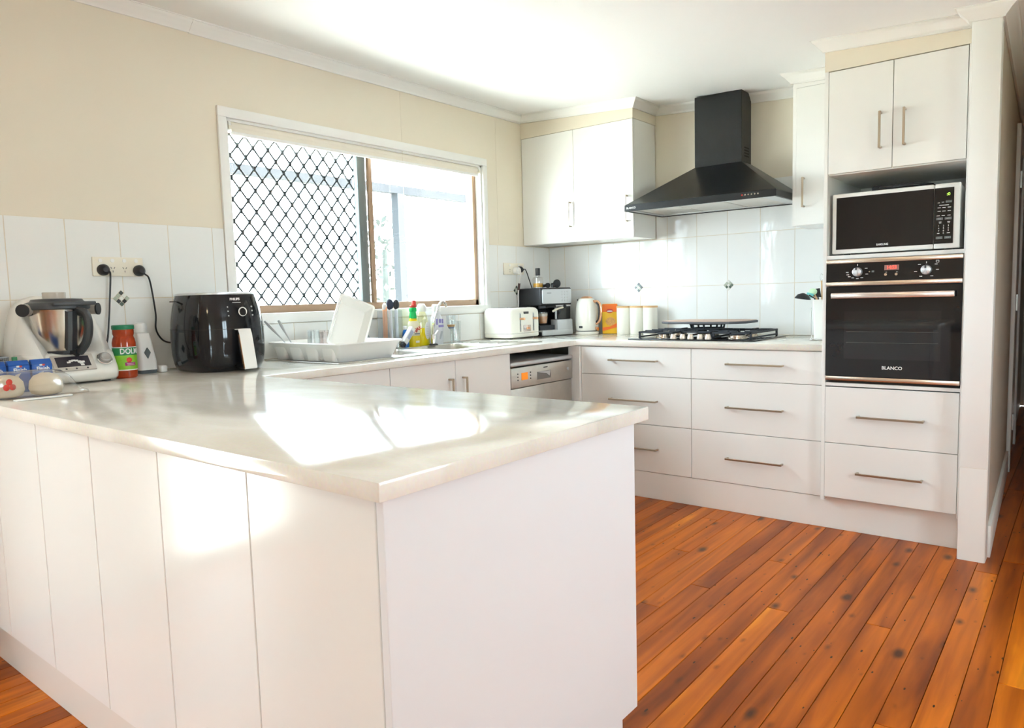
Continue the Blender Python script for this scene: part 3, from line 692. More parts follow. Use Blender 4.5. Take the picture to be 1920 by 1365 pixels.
# ---- built-in oven
t = thing('built_in_oven', 'black glass built-in oven with steel trims below the microwave', 'oven', (2.43, -0.5, 0.724))
oy = YT-0.004
B(I0+0.006, oy+0.02, 0.732, I1-0.006, -0.2, 1.296).build('housing', M_blackp, t)
pn = B(I0+0.0005, oy, 1.196, I1-0.0035, oy+0.022, 1.3012).build('control_panel', M_black, t, bevel=0.001, seg=1)
B(I0, oy-0.004, 1.281, I1-0.0035, oy+0.001, 1.300).build('steel_trim', M_trimsteel, pn, bevel=0.002)
B(I0, oy-0.004, 1.178, I1-0.0035, oy+0.001, 1.197).build('steel_trim', M_trimsteel, pn, bevel=0.002)
dr = B(I0+0.001, oy, 0.757, I1-0.0045, oy+0.022, 1.174).build('oven_door', M_black, t, bevel=0.001, seg=1)
wg = B(2.235, oy-0.0007, 0.84, 2.63, oy, 1.06).build('door_window', mat('dark_oven_glass', (0.014, 0.015, 0.016), 0.03, spec=0.7), dr)
for zz in (0.915, 0.965): B(2.245, oy-0.0011, zz, 2.62, oy-0.0006, zz+0.002).build('rack_edge', mat('dim_rack', (0.06, 0.06, 0.055), 0.4), wg)
B(I0+0.001, oy-0.003, 0.737, I1-0.0045, oy+0.018, 0.7565).build('steel_trim', M_trimsteel, dr, bevel=0.002)
h = B(2.187, oy-0.048, 1.120, 2.682, oy-0.032, 1.146).build('handle', mat('oven_handle_steel', (0.83, 0.72, 0.66), 0.22, metal=0.85), dr, bevel=0.004)
for xx in (2.215, 2.655): B(xx-0.008, oy-0.033, 1.125, xx+0.008, oy, 1.141).build('handle_post', M_trimsteel, h)
text_mb('BLANCO', 0.021, '-y', (2.440, oy-0.0006, 0.802), 0.0004, 0.0004).build('brand_lettering', M_txtw, dr)
text_mb('BLANCO', 0.001, '-y', (2.440, oy+0.01, 0.802)) if False else None
for kx, kz, marks in ((2.290, 1.240, [(-62, 0.040), (-90, .040), (-120, .040), (180, .044), (200, .044), (218, .044), (30, .042), (-20, .042)]), (2.568, 1.238, [(130, .042), (190, .042), (-120, .042), (-60, .042), (0, .042), (40, .048)])):
    kb = MB().lathe([(0.0215, 0), (0.0215, 0.006), (0.019, 0.018), (0.016, 0.020)], (0, 0, 0), 24).xf(Matrix.Translation((kx, oy, kz)) @ Matrix.Rotation(PI/2, 4, 'X')).build('knob', M_silverp, pn)
    B(kx-0.005, oy-0.027, kz-0.019, kx+0.005, oy-0.018, kz+0.019).build('grip', M_silverp, kb, bevel=0.002)
    B(kx-0.0035, oy-0.0285, kz+0.008, kx+0.0035, oy-0.026, kz+0.020).build('pointer', M_txtk, kb)
    B(kx-0.0012, oy-0.0008, kz+0.028, kx+0.0012, oy, kz+0.036).build('printed_mark', M_txtw, pn)
    for a, r in marks:
        mx_, mz_ = kx+r*math.cos(math.radians(a)), kz+0.75*r*math.sin(math.radians(a))
        B(mx_-0.0055, oy-0.0008, mz_-0.0013, mx_+0.0055, oy, mz_+0.0013).build('printed_mark', M_txtw, pn)
m = MB(); m.box(2.604, oy-0.0008, 1.268, 2.616, oy, 1.2695).box(2.604, oy-0.0008, 1.2765, 2.616, oy, 1.278).box(2.604, oy-0.0008, 1.268, 2.6055, oy, 1.278).box(2.6145, oy-0.0008, 1.268, 2.616, oy, 1.278); m.build('printed_mark', M_txtw, pn)
ds = B(2.402, oy-0.0010, 1.243, 2.461, oy, 1.266).build('clock_display', mat('clock_window', (0.30, 0.16, 0.14), 0.3), pn)
text_mb('14:23', 0.020, '-y', (2.4315, oy-0.0018, 1.2545), 0.0003, 0.0006, sx=0.95).build('clock_digits', mat('red_led', (1, 0.1, 0.06), 0.4, emit=(1, 0.08, 0.05), estr=0.5), ds)
for xx in (2.408, 2.451): MB().cyl((xx, oy, 1.224), (xx, oy-0.006, 1.224), 0.0058, n=14).build('button', M_trimsteel, pn)
for xx in (2.410, 2.453): B(xx-0.003, oy-0.0008, 1.2335, xx+0.003, oy, 1.235).build('printed_mark', M_txtw, pn)
MB().cyl((2.340, oy, 1.240), (2.340, oy-0.001, 1.240), 0.003, n=10).build('printed_mark', M_handle, pn)
B(2.350, oy-0.0008, 1.236, 2.360, oy, 1.244).build('printed_mark', M_greyalu, pn)
B(2.169, YT+0.012, 0.7245, 2.700, -0.5, 0.7365).build('vent_gap', M_dark, t)

# ---- microwave
my = -0.752
t = thing('microwave_oven', 'white microwave with black door on the shelf above the oven', 'microwave', (2.43, my+0.2, 1.320))
mx0, mx1, mz0, mz1 = 2.168, 2.684, 1.3275, 1.6045
B(mx0+0.006, my+0.02, mz0+0.004, mx1-0.004, my+0.38, mz1-0.004).build('housing', M_white, t, bevel=0.006)
for xx in (mx0+0.05, mx1-0.05):
    for yy in (my+0.07, my+0.33): MB().cyl((xx, yy, 1.3203), (xx, yy, mz0+0.01), 0.014, n=12).build('foot', M_blackp, t)
xs_ = 2.5865
dr = B(mx0, my, mz0, xs_-0.0012, my+0.03, mz1).build('door', M_white, t, bevel=0.007, seg=3)
rings = []
for q, yy in ((0.0, my-0.0005), (0.002, my-0.002)):
    rings.append([(mx0+0.0185+q, yy, mz0+0.0200+q), (xs_-0.0012, yy, mz0+0.0200+q), (xs_-0.0012, yy, mz1-0.0185-q), (mx0+0.0185+q, yy, mz1-0.0185-q)])
MB().loft(rings).build('door_glass', M_black, dr)
text_mb('SAMSUNG', 0.0125, '-y', (2.384, my-0.0022, 1.3605), 0.0003, 0.0003, sx=0.86).build('brand_lettering', M_txtw, dr)
cpn = B(xs_+0.0012, my, mz0, mx1, my+0.03, mz1).build('control_side', M_white, t, bevel=0.005, seg=3)
fp = B(xs_+0.0012, my-0.002, mz0+0.021, 2.6605, my+0.001, mz1-0.0185).build('control_panel', M_black, cpn)
cx_ = 2.624
text_mb(':0', 0.018, '-y', (2.640, my-0.0024, 1.5575), 0.0003, 0.0003).build('clock_digits', mat('green_led', (0.5, 0.9, 0.1), 0.4, emit=(0.5, 1, 0.1), estr=0.25), fp)
def pm(x0, x1, z, h, mm=M_txtw): B(x0, my-0.0026, z-h/2, x1, my-0.002, z+h/2).build('key_print', mm, fp)
M_key = mat('grey_key', (0.18, 0.20, 0.20), 0.4)
pm(2.630, 2.653, 1.526, 0.009, M_key); pm(2.600, 2.608, 1.523, 0.002); pm(2.615, 2.624, 1.525, 0.002); pm(2.633, 2.650, 1.526, 0.003)
pm(2.606, 2.642, 1.512, 0.002)
for z, xs2 in ((1.502, (2.600, 2.618, 2.638)), (1.487, (2.600, 2.618, 2.638)), (1.468, (2.597, 2.616, 2.637))):
    for xx in xs2: pm(xx, xx+0.012, z, 0.0022)
for z in (1.455, 1.374):
    for xx in (2.596, 2.628): pm(xx, xx+0.025, z, 0.010, M_key); pm(xx+0.006, xx+0.018, z, 0.002)
for xx in (2.606, 2.638): pm(xx, xx+0.010, 1.441, 0.002); pm(xx+0.001, xx+0.009, 1.436, 0.002)
for i, d_ in enumerate('123456789'):
    text_mb(d_, 0.0095, '-y', (2.605+0.018*(i % 3)+0.001, my-0.0024, 1.4245-0.0105*(i//3)), 0.0003).build('key_print', M_txtw, fp)
text_mb('0', 0.0095, '-y', (2.624, my-0.0024, 1.393), 0.0003).build('key_print', M_txtw, fp)
pm(2.600, 2.609, 1.393, 0.003); pm(2.637, 2.648, 1.393, 0.003)
B(xs_+0.003, my-0.0025, 1.358, 2.659, my-0.002, 1.3595).build('key_print', M_dark, fp)
# black cord bundle on the microwave
t = thing('cable_bundle', 'black coiled appliance cable lying on top of the microwave', 'cable', (2.45, -0.66, 1.6005))
pts = []
for i in range(70):
    a = i/70*2*PI*4; rx = 0.115+0.02*math.sin(i*0.7); pts.append((2.455+rx*math.cos(a)+0.01*math.sin(i*1.3), -0.665+0.045*math.sin(a)+0.01*math.cos(i*0.9), 1.6065+0.0115*(i/70)+0.006*abs(math.sin(i*0.45))))
MB().tube(smooth_path(pts, 2), 0.0042, 6).build('cord', M_blackp, t)
MB().prism(rrect(2.325, 1.6015, 2.372, 1.632, 0.011), 'y', -0.70, -0.665).build('plug', M_blackp, t, bevel=0.003)

# ---- range hood
t = thing('range_hood', 'black canopy range hood with chimney above the cooktop', 'range hood', (1.368, -0.25, 1.657))
hx0, hx1, hy0 = 0.918, 1.822, -0.500; hz0, hz1 = 1.660, 1.697
cx0, cx1, cy0 = 1.216, 1.507, -0.162; chz = 1.921
m = MB()
m.loft([[(hx0, hy0, hz1), (hx1, hy0, hz1), (hx1, -0.012, hz1), (hx0, -0.012, hz1)], [(cx0, cy0, chz), (cx1, cy0, chz), (cx1, -0.012, chz), (cx0, -0.012, chz)]])
m.build('canopy', M_hood, t, bevel=0.002, seg=1)
m = MB(); m.box(cx0, cy0, chz-0.004, cx1, -0.012, CZ(1.36)-0.003); m.build('chimney', M_hood, t, bevel=0.0015, seg=1)
fs = MB(); fs.box(hx0, hy0, hz0, hx1, hy0+0.012, hz1).box(hx0, hy0, hz0, hx0+0.012, -0.012, hz1).box(hx1-0.012, hy0, hz0, hx1, -0.012, hz1).box(hx0, -0.024, hz0, hx1, -0.012, hz1)
fs = fs.build('fascia', M_hood, t, bevel=0.0015, seg=1)
for k_ in range(3):
    xa = hx0+0.05+k_*0.272; B(xa, hy0+0.06, hz0+0.006, xa+0.262, -0.07, hz0+0.016).build('filter', M_steel, t, bevel=0.002)
m = MB(); m.box(hx0+0.012, hy0+0.012, hz0+0.004, hx1-0.012, hy0+0.055, hz0+0.012).box(hx0+0.012, -0.065, hz0+0.004, hx1-0.012, -0.024, hz0+0.012).box(hx0+0.012, hy0+0.055, hz0+0.004, hx0+0.045, -0.065, hz0+0.012).box(hx1-0.09, hy0+0.055, hz0+0.004, hx1-0.012, -0.065, hz0+0.012)
m.build('underside', M_silverp, t)
for k_ in range(6):
    xx = 1.640+k_*0.0165*1.05
    MB().cyl((xx, hy0, 1.6815), (xx, hy0-0.004, 1.6815), 0.0042, n=12).build('button', mat('red_button', (0.7, 0.05, 0.03), 0.3) if k_ == 0 else M_chrome, fs)
text_mb('BLANCO', 0.0155, '-y', (0.963, hy0-0.0006, 1.6785), 0.0004, 0.0004).build('brand_lettering', M_txtw, fs)
for k_ in range(4): B(cx1-0.001, -0.12, 1.955+k_*0.016, cx1+0.0012, -0.05, 1.963+k_*0.016).build('vent_slot', M_dark, t)

# ---- gas cooktop
t = thing('gas_cooktop', 'black glass gas cooktop with cast iron trivets and cream knobs', 'cooktop', (1.385, -0.38, ZC))
kx0, kx1, ky0, ky1 = 1.005, 1.760, -0.632, -0.130
pl = B(kx0, ky0, ZC+0.0003, kx1, ky1, ZC+0.0075).build('glass_plate', M_black, t, bevel=0.002)
def trivet(x0, x1, y0, y1):
    m = MB(); zt = ZC+0.048; zb = ZC+0.0075; w = 0.0055
    m.box(x0, y0, zt-0.012, x1, y0+2*w, zt-0.002).box(x0, y1-2*w, zt-0.012, x1, y1, zt-0.002).box(x0, y0, zt-0.012, x0+2*w, y1, zt-0.002).box(x1-2*w, y0, zt-0.012, x1, y1, zt-0.002)
    for xx in (x0+w, x1-w):
        for yy in (y0+w, y1-w): m.box(xx-w, yy-w, zb, xx+w, yy+w, zt-0.002)
    m.box(x0, y0, zb+0.004, x0+2*w, y1, zb+0.012).box(x1-2*w, y0, zb+0.004, x1, y1, zb+0.012)
    n = 4
    for i in range(1, n+1):
        yy = y0+(y1-y0)*i/(n+1)
        m.box(x0, yy-w*0.7, zt-0.012, x0+(x1-x0)*0.30, yy+w*0.7, zt+0.003).box(x1-(x1-x0)*0.30, yy-w*0.7, zt-0.012, x1, yy+w*0.7, zt+0.003)
    xm = (x0+x1)/2
    m.box(xm-w, y0, zt-0.012, xm+w, y0+(y1-y0)*0.2, zt+0.003).box(xm-w, y1-(y1-y0)*0.2, zt-0.012, xm+w, y1, zt+0.003)
    m.build('trivet', M_iron, t, bevel=0.0015, seg=1)
trivet(1.045, 1.270, -0.575, -0.155); trivet(1.278, 1.480, -0.500, -0.155); trivet(1.488, 1.720, -0.575, -0.155)
for bx, by, br in ((1.157, -0.475, 0.035), (1.157, -0.255, 0.045), (1.379, -0.33, 0.055), (1.604, -0.475, 0.045), (1.604, -0.255, 0.03)):
    b = MB().lathe([(br*1.25, 0), (br*1.25, 0.008), (br, 0.010), (br, 0.018)], (bx, by, ZC+0.0075), 24).build('burner', M_trimsteel, t)
    MB().lathe([(br*0.9, 0), (br*0.92, 0.005), (br*0.8, 0.009)], (bx, by, ZC+0.0255), 24).build('burner_cap', M_iron, b)
for k_ in range(5):
    xx = 1.275+k_*0.052
    MB().lathe([(0.017, 0), (0.018, 0.006), (0.014, 0.020), (0.012, 0.026)], (xx, -0.590+0.012*(k_ % 2), ZC+0.0075), 20).build('knob', mat('cream_knob', (0.78, 0.66, 0.55), 0.3, metal=0.3), t)
# wok ring and cutting board on it
t = thing('wok_ring', 'black cast iron wok ring standing on the middle trivet', 'wok ring', (1.37, -0.30, ZC+0.051))
m = MB(); zr = ZC+0.0512
m.lathe([(0.098, 0.0), (0.098, 0.008), (0.088, 0.008), (0.088, 0.0), (0.098, 0.0)], (1.365, -0.325, zr), 28, cap=False)
m.lathe([(0.104, 0.026), (0.104, 0.034), (0.093, 0.034), (0.093, 0.026), (0.104, 0.026)], (1.365, -0.325, zr), 28, cap=False)
for i in range(8):
    a = i*PI/4+0.2; m.cyl((1.365+0.093*math.cos(a), -0.325+0.093*math.sin(a), zr+0.004), (1.365+0.099*math.cos(a), -0.325+0.099*math.sin(a), zr+0.030), 0.006, n=6)
m.build('ring', M_iron, t)
t = thing('cutting_board', 'wooden serving board with dark rim lying across the wok ring', 'board', (1.37, -0.30, ZC+0.0855))
def oct_(x0, y0, x1, y1, c): return [(x0+c, y0), (x1-c, y0), (x1, y0+c), (x1, y1-c), (x1-c, y1), (x0+c, y1), (x0, y1-c), (x0, y0+c)]
RB = Matrix.Translation((1.372, -0.315, 0)) @ Matrix.Rotation(0.02, 4, 'Z')
MB().prism(oct_(-0.262, -0.165, 0.258, 0.165, 0.075), 'z', ZC+0.0856, ZC+0.099).xf(RB).build('rim', mat('dark_slate_edge', (0.10, 0.10, 0.11), 0.6), t, bevel=0.003)
MB().prism(oct_(-0.255, -0.158, 0.251, 0.158, 0.073), 'z', ZC+0.0985, ZC+0.1015).xf(RB).build('face', mat('pink_timber', (0.60, 0.42, 0.33), 0.55, var=0.25, scale=14), t)
# ================================================================== THINGS ON THE WORKTOP
# ---- roller blind
t = thing('roller_blind', 'rolled-up cream roller blind across the window head', 'blind', (-0.02, -1.63, 1.955))
MB().cyl((-0.022, -2.498, 1.992), (-0.022, -0.768, 1.992), 0.023, n=20).build('roll', mat('cream_blind_fabric', (0.78, 0.72, 0.62), 0.7, var=0.03), t)
B(-0.004, -2.496, 1.958, -0.001, -0.770, 1.992).build('fabric', MATS['cream_blind_fabric'], t)
B(-0.012, -2.496, 1.950, 0.004, -0.770, 1.966).build('bottom_rail', M_white, t, bevel=0.003)
for y in (-2.513, -0.764):
    b = MB().cyl((-0.022, y, 1.992), (-0.022, y+0.012, 1.992), 0.026, n=20).build('bracket', M_white, t)
    MB().cyl((-0.008, y-0.0005, 1.985), (-0.008, y+0.0135, 1.985), 0.013, n=14).build('clutch', M_outlet, b)
m = MB()
for z0 in [1.975-i*0.0125 for i in range(62)]: m.sphere((0.002, -2.507, z0), 0.0026, n=6, k=4)
m.build('bead_chain', M_white, t)

# ---- power outlets and plugs
def outlet(name, label, y0, y1, z0, z1, n):
    t = thing(name, label, 'power outlet', (0.0095, (y0+y1)/2, z0))
    B(0.0092, y0, z0, 0.020, y1, z1).build('plate', M_outlet, t, bevel=0.003)
    for i in range(n):
        y = y0+(y1-y0)*(i+0.62)/(n+0.24); zs = z1-0.014
        MB().cyl((0.0195, y, zs), (0.0225, y, zs), 0.0075, n=16).build('switch', M_white, t)
        zc = z0+(z1-z0)*0.36
        for dy, dz, a in ((-0.006, 0.006, 0.5), (0.006, 0.006, -0.5), (0, -0.008, 0)):
            B(-0.0006, -0.001, -0.004, 0.0006, 0.001, 0.004).xf(Matrix.Translation((0.0202, y+dy, zc+dz)) @ Matrix.Rotation(a, 4, 'X')).build('socket_slot', M_txtk, t)
    return t
outlet('power_outlet', 'ivory four-socket wall outlet above the food processor', -3.153, -2.955, 1.2965, 1.374, 4)
outlet('power_outlet', 'ivory double wall outlet between window and coffee machine', -0.551, -0.333, 1.3215, 1.400, 2)
def plug(owner, y, z, path, m_=M_blackp, r=0.0035, name='power_cord'):
    pp_ = smooth_path([(0.040, y, z)]+path); c = MB().tube(pp_, r, 8).build(name, m_, owner)
    MB().lathe([(0.023, 0), (0.023, 0.012), (0.018, 0.022), (0.010, 0.030)], (0, 0, 0), 20).xf(Matrix.Translation((0.0212, y, z)) @ Matrix.Rotation(PI/2, 4, 'Y')).build('plug', m_, c)
    MB().tube(pp_[:5], r*2, 8, radii=[r*2.6]*3+[r*2.0, r*1.4]).build('strain_relief', m_, c)
    return c

# ---- food processor (left)
FX, FY = 0.165, -3.342
t = thing('food_processor', 'white heated food processor with steel bowl and touch screen', 'food processor', (FX, FY, ZC))
M_tmx = mat('white_processor_shell', (0.80, 0.79, 0.75), 0.25, var=0.01)
# base: side profile (x,z), lofted across y with rounded ends
def base_ring(y, s, zt):
    pr = [(-0.145, 0.006), (0.125, 0.006), (0.148, 0.016), (0.156, 0.034), (0.150, 0.052), (0.108, 0.104), (0.085, 0.114), (-0.145, zt)]
    return [(FX+0.0+(px)*s if px < 0 else FX+px*s, FY+y*0.89, ZC+pz) for px, pz in pr]
rings = [base_ring(y, s, zt) for y, s, zt in ((-0.168, 0.55, 0.09), (-0.160, 0.80, 0.105), (-0.140, 0.95, 0.114), (-0.09, 1.0, 0.116), (0.0, 1.02, 0.116), (0.09, 1.0, 0.116), (0.140, 0.95, 0.114), (0.160, 0.80, 0.105), (0.168, 0.55, 0.09))]
MB().loft(rings).build('base', M_tmx, t, ang=60)
for yy in (-0.11, 0.11): MB().cyl((FX+0.09, FY+yy, ZC), (FX+0.09, FY+yy, ZC+0.008), 0.016, n=12).build('foot', M_blackp, t)
# back shell: front view (y,z) egg outline, thick in x, with a hollow for the bowl
out = [(-0.167, 0.03), (-0.168, 0.10), (-0.160, 0.16), (-0.148, 0.22), (-0.130, 0.268), (-0.100, 0.298), (-0.05, 0.312), (0.02, 0.312), (0.07, 0.298), (0.095, 0.27), (0.118, 0.22), (0.140, 0.17), (0.158, 0.12), (0.167, 0.07), (0.166, 0.03)]
rs = []
for xx, s, dz in ((-0.150, 0.86, 0.0), (-0.146, 0.94, 0.004), (-0.13, 0.99, 0.008), (-0.07, 1.0, 0.008), (-0.035, 0.995, 0.0), (-0.022, 0.965, -0.012)):
    rs.append([(FX+xx, FY+y*s*0.89, ZC+z*(0.97+0.03*s)+(dz if z > 0.1 else 0)) for y, z in out])
MB().loft(rs).build('back_shell', M_tmx, t, ang=60)
# shoulder slopes hugging the bowl
for sg in (-1, 1):
    rr = []
    for zz, w0, w1, xf in ((0.10, 0.06, 0.166, 0.118), (0.14, 0.075, 0.163, 0.085), (0.18, 0.09, 0.155, 0.045), (0.22, 0.10, 0.143, 0.005), (0.25, 0.11, 0.132, -0.02)):
        rr.append([(FX-0.05, FY+sg*w0*0.89, ZC+zz), (FX+xf*0.6, FY+sg*w0*0.89, ZC+zz), (FX+xf, FY+sg*(w0+w1)/2*0.89, ZC+zz), (FX+xf*0.55, FY+sg*w1*0.87, ZC+zz), (FX-0.05, FY+sg*w1*0.89, ZC+zz)])
    MB().loft(rr).build('shoulder', M_tmx, t, ang=60)
BX, BY = FX+0.032, FY-0.014
bw = MB().lathe([(0.066, 0.112), (0.070, 0.118), (0.086, 0.20), (0.092, 0.262), (0.094, 0.270)], (BX, BY, ZC), 36).build('mixing_bowl', mat('steel_bowl', (0.68, 0.63, 0.56), 0.22, metal=1.0, var=0.06), t)
MB().lathe([(0.060, 0.100), (0.072, 0.104), (0.073, 0.120), (0.062, 0.122)], (BX, BY, ZC), 36).build('bowl_collar', M_blackp, bw)
MB().tube(smooth_path([(BX+0.088, BY+0.035, ZC+0.262), (BX+0.118, BY+0.048, ZC+0.248), (BX+0.122, BY+0.052, ZC+0.20), (BX+0.108, BY+0.046, ZC+0.150), (BX+0.080, BY+0.034, ZC+0.118)]), 0.015, 10, flat=1.5).build('handle', mat('dark_grey_plastic', (0.045, 0.048, 0.05), 0.4), bw)
MB().tube([(BX+0.091, BY+0.012, ZC+0.262), (BX+0.086, BY+0.010, ZC+0.20), (BX+0.074, BY+0.008, ZC+0.125)], 0.016, 8, flat=1.7).build('handle_plate', MATS['dark_grey_plastic'], bw)
MB().tube([(BX+0.03, BY, ZC+0.107), (BX+0.085, BY+0.03, ZC+0.112)], 0.02, 10).build('handle_foot', M_blackp, bw)
ld = MB().lathe([(0.098, 0.268), (0.104, 0.272), (0.104, 0.284), (0.100, 0.292), (0.085, 0.298), (0.080, 0.306), (0.05, 0.308)], (BX, BY, ZC), 36).build('lid', mat('charcoal_lid', (0.06, 0.065, 0.07), 0.4), t)
B(BX+0.04, BY-0.05, ZC+0.282, BX+0.11, BY+0.09, ZC+0.296).build('lid_tab', MATS['charcoal_lid'], ld, bevel=0.004)
MB().lathe([(0.036, 0.306), (0.037, 0.330), (0.034, 0.331)], (BX, BY-0.008, ZC), 24).build('measuring_cup', mat('translucent_cup', (0.55, 0.50, 0.43), 0.15), ld)
for sg in (-1, 1):
    a = MB().cyl((BX+0.005, BY+sg*0.095, ZC+0.270), (BX+0.035, BY+sg*0.122, ZC+0.268), 0.021, n=18).build('lock_arm', mat('warm_grey_arm', (0.45, 0.40, 0.34), 0.35), t)
    MB().cyl((BX+0.034, BY+sg*0.121, ZC+0.268), (BX+0.038, BY+sg*0.125, ZC+0.268), 0.022, n=18).build('arm_ring', M_blackp, a)
    MB().cyl((BX+0.0, BY+sg*0.090, ZC+0.270), (BX+0.012, BY+sg*0.101, ZC+0.270), 0.0225, n=18).build('arm_ring', M_blackp, a)
# sloped screen and dial
sl = Vector((0.108-0.150, 0, 0.104-0.052)).normalized(); nrm = Vector((sl.z, 0, -sl.x))
Sx = Matrix(((0, sl.x, nrm.x, FX+0.1345), (1, 0, 0, FY), (0, sl.z, nrm.z, ZC+0.0775), (0, 0, 0, 1)))
sc_ = B(-0.082, -0.034, -0.004, 0.056, 0.036, 0.0035).xf(Sx).build('screen_bezel', mat('warm_silver', (0.56, 0.53, 0.49), 0.35, metal=0.4), t, bevel=0.003)
B(-0.070, -0.018, 0.003, 0.040, 0.026, 0.0042).xf(Sx).build('screen', M_screen, sc_)
m = MB()
for i in range(7):
    a = i/7*PI*0.9; m.box(-0.012+0.024*math.cos(a)-0.006, -0.012+0.020*math.sin(a)-0.0035, 0.0042, -0.012+0.024*math.cos(a)+0.006, -0.012+0.020*math.sin(a)+0.0035, 0.0046)
m.box(0.0, -0.004, 0.0042, 0.022, 0.004, 0.0047); m.xf(Sx).build('screen_picture', M_txtw, sc_)
for xx in (-0.045, -0.012, 0.025): MB().cyl((xx, -0.027, 0.003), (xx, -0.027, 0.0042), 0.0035, n=10).xf(Sx).build('screen_icon', M_txtk, sc_)
dk = MB().lathe([(0.0235, 0), (0.0235, 0.008), (0.020, 0.014), (0.015, 0.016), (0.012, 0.014)], (0.092, 0.006, 0.003), 28).xf(Sx).build('dial', mat('dial_silver', (0.42, 0.42, 0.42), 0.3, metal=0.8), t)
MB().lathe([(0.026, 0), (0.026, 0.004), (0.022, 0.006)], (0.092, 0.006, 0.002), 28).xf(Sx).build('dial_ring', M_chrome, dk)
text_mb('thermomix', 0.009, Matrix.Identity(4), (0, 0, 0), 0.0003).xf(Sx @ Matrix.Translation((-0.015, 0.044, 0.0015))).build('brand_lettering', M_txtk, t)

plug(t, -3.117, 1.322, [(0.040, -3.100, 1.316), (0.031, -3.094, 1.290), (0.030, -3.103, 1.20), (0.030, -3.112, 1.12), (0.030, -3.13, 1.02), (0.03, -3.18, 0.96), (0.04, -3.24, 0.95)])
# ---- sauce jar
JX, JY = 0.225, -3.146
t = thing('sauce_jar', 'tomato sauce jar with green lid beside the food processor', 'jar', (JX, JY, ZC))
M_sauce = mat('tomato_sauce', (0.36, 0.045, 0.012), 0.12, var=0.35, scale=60)
MB().lathe([(0.036, 0), (0.040, 0.004), (0.0415, 0.02), (0.0415, 0.135), (0.0385, 0.150), (0.0345, 0.160), (0.0375, 0.170), (0.0375, 0.186), (0.034, 0.190)], (JX, JY, ZC), 32).build('glass_body', M_sauce, t)
MB().lathe([(0.0385, 0.186), (0.0395, 0.188), (0.0395, 0.200), (0.037, 0.203)], (JX, JY, ZC), 32).build('lid', mat('green_lid', (0.02, 0.20, 0.09), 0.35), t)
def wrap(parent, z0, z1, a0, a1, m_, r, name='label_band', seg=20, c=(JX, JY)):
    m = MB(); vs = []; n = seg
    for z in (z0, z1):
        for i in range(n+1):
            a = a0+(a1-a0)*i/n; vs.append((c[0]+r*math.cos(a), c[1]+r*math.sin(a), ZC+z))
    m.add(vs, [(i, i+1, n+2+i, n+1+i) for i in range(n)]); return m.build(name, m_, parent)
M_grn, M_lime, M_red = mat('label_green', (0.02, 0.22, 0.07), 0.4), mat('label_lime', (0.25, 0.55, 0.04), 0.4, var=0.3, scale=40), mat('label_red', (0.62, 0.05, 0.03), 0.4)
lb = wrap(t, 0.030, 0.120, -2.2, 1.3, M_txtw, 0.0419)
wrap(lb, 0.088, 0.117, -2.2, 1.3, M_grn, 0.0422); wrap(lb, 0.034, 0.088, -2.2, 1.3, M_lime, 0.0422)
MB().sphere((JX+0.0395*math.cos(-0.05), JY+0.0395*math.sin(-0.05), ZC+0.070), 0.011, sx=0.55).build('label_tomato', M_red, lb)
wrap(lb, 0.048, 0.061, -0.42, 0.5, mat('label_magenta', (0.35, 0.02, 0.16), 0.4), 0.0428); wrap(lb, 0.056, 0.057, -0.30, 0.4, M_txtw, 0.0430); wrap(lb, 0.051, 0.052, -0.25, 0.4, M_txtw, 0.0430)
tm = text_mb('DOLMIO', 0.029, Matrix.Identity(4), (0, 0, 0), 0.0002, 0.0006, align='LEFT', sx=0.85)
for i, v in enumerate(tm.v):
    a = -0.80+v.x/0.0425; r = 0.0425+v.z; tm.v[i] = Vector((JX+r*math.cos(a), JY+r*math.sin(a), ZC+0.1025+v.y))
tm.build('label_lettering', M_txtw, lb)

# ---- white electric opener beside the jar
OX, OY = 0.105, -3.015
t = thing('electric_opener', 'white electric can opener with grey diamond mark beside the jar', 'can opener', (OX, OY, ZC))
def sq(cx, cy, hx_, hy_, z, n=6, r=0.4): return [(cx+x, cy+y, ZC+z) for x, y in rrect(-hx_, -hy_, hx_, hy_, min(hx_, hy_)*r, n)]
MB().loft([sq(OX, OY, 0.036, 0.036, 0.014), sq(OX, OY, 0.035, 0.035, 0.05), sq(OX, OY-0.004, 0.031, 0.030, 0.10), sq(OX, OY-0.008, 0.027, 0.027, 0.145), sq(OX, OY-0.009, 0.024, 0.025, 0.163)]).build('body', M_white, t, ang=50)
MB().loft([sq(OX, OY, 0.033, 0.033, 0.0), sq(OX, OY, 0.036, 0.036, 0.015)]).build('base', mat('slate_base', (0.12, 0.14, 0.15), 0.5), t)
MB().lathe([(0.022, 0.163), (0.026, 0.168), (0.027, 0.19), (0.024, 0.203), (0.015, 0.206)], (OX, OY-0.012, ZC), 20).build('head', M_white, t)
MB().prism([(OY-0.017, 0.985), (OY-0.004, 1.005), (OY+0.008, 0.985), (OY-0.004, 0.960)], 'x', OX+0.031, OX+0.0375).build('diamond_mark', mat('slate_mark', (0.10, 0.12, 0.12), 0.4), t)
t = thing('charger_plug', 'white charger plug lying on the worktop beside the air fryer', 'plug', (0.13, -2.968, ZC))
B(0.115, -2.975, ZC+0.0003, 0.155, -2.948, ZC+0.028).build('body', M_white, t, bevel=0.005)
for dy in (0.0, 0.012): B(0.13, -2.948, ZC+0.008+dy, 0.136, -2.930, ZC+0.0095+dy).build('pin', M_steel, t)

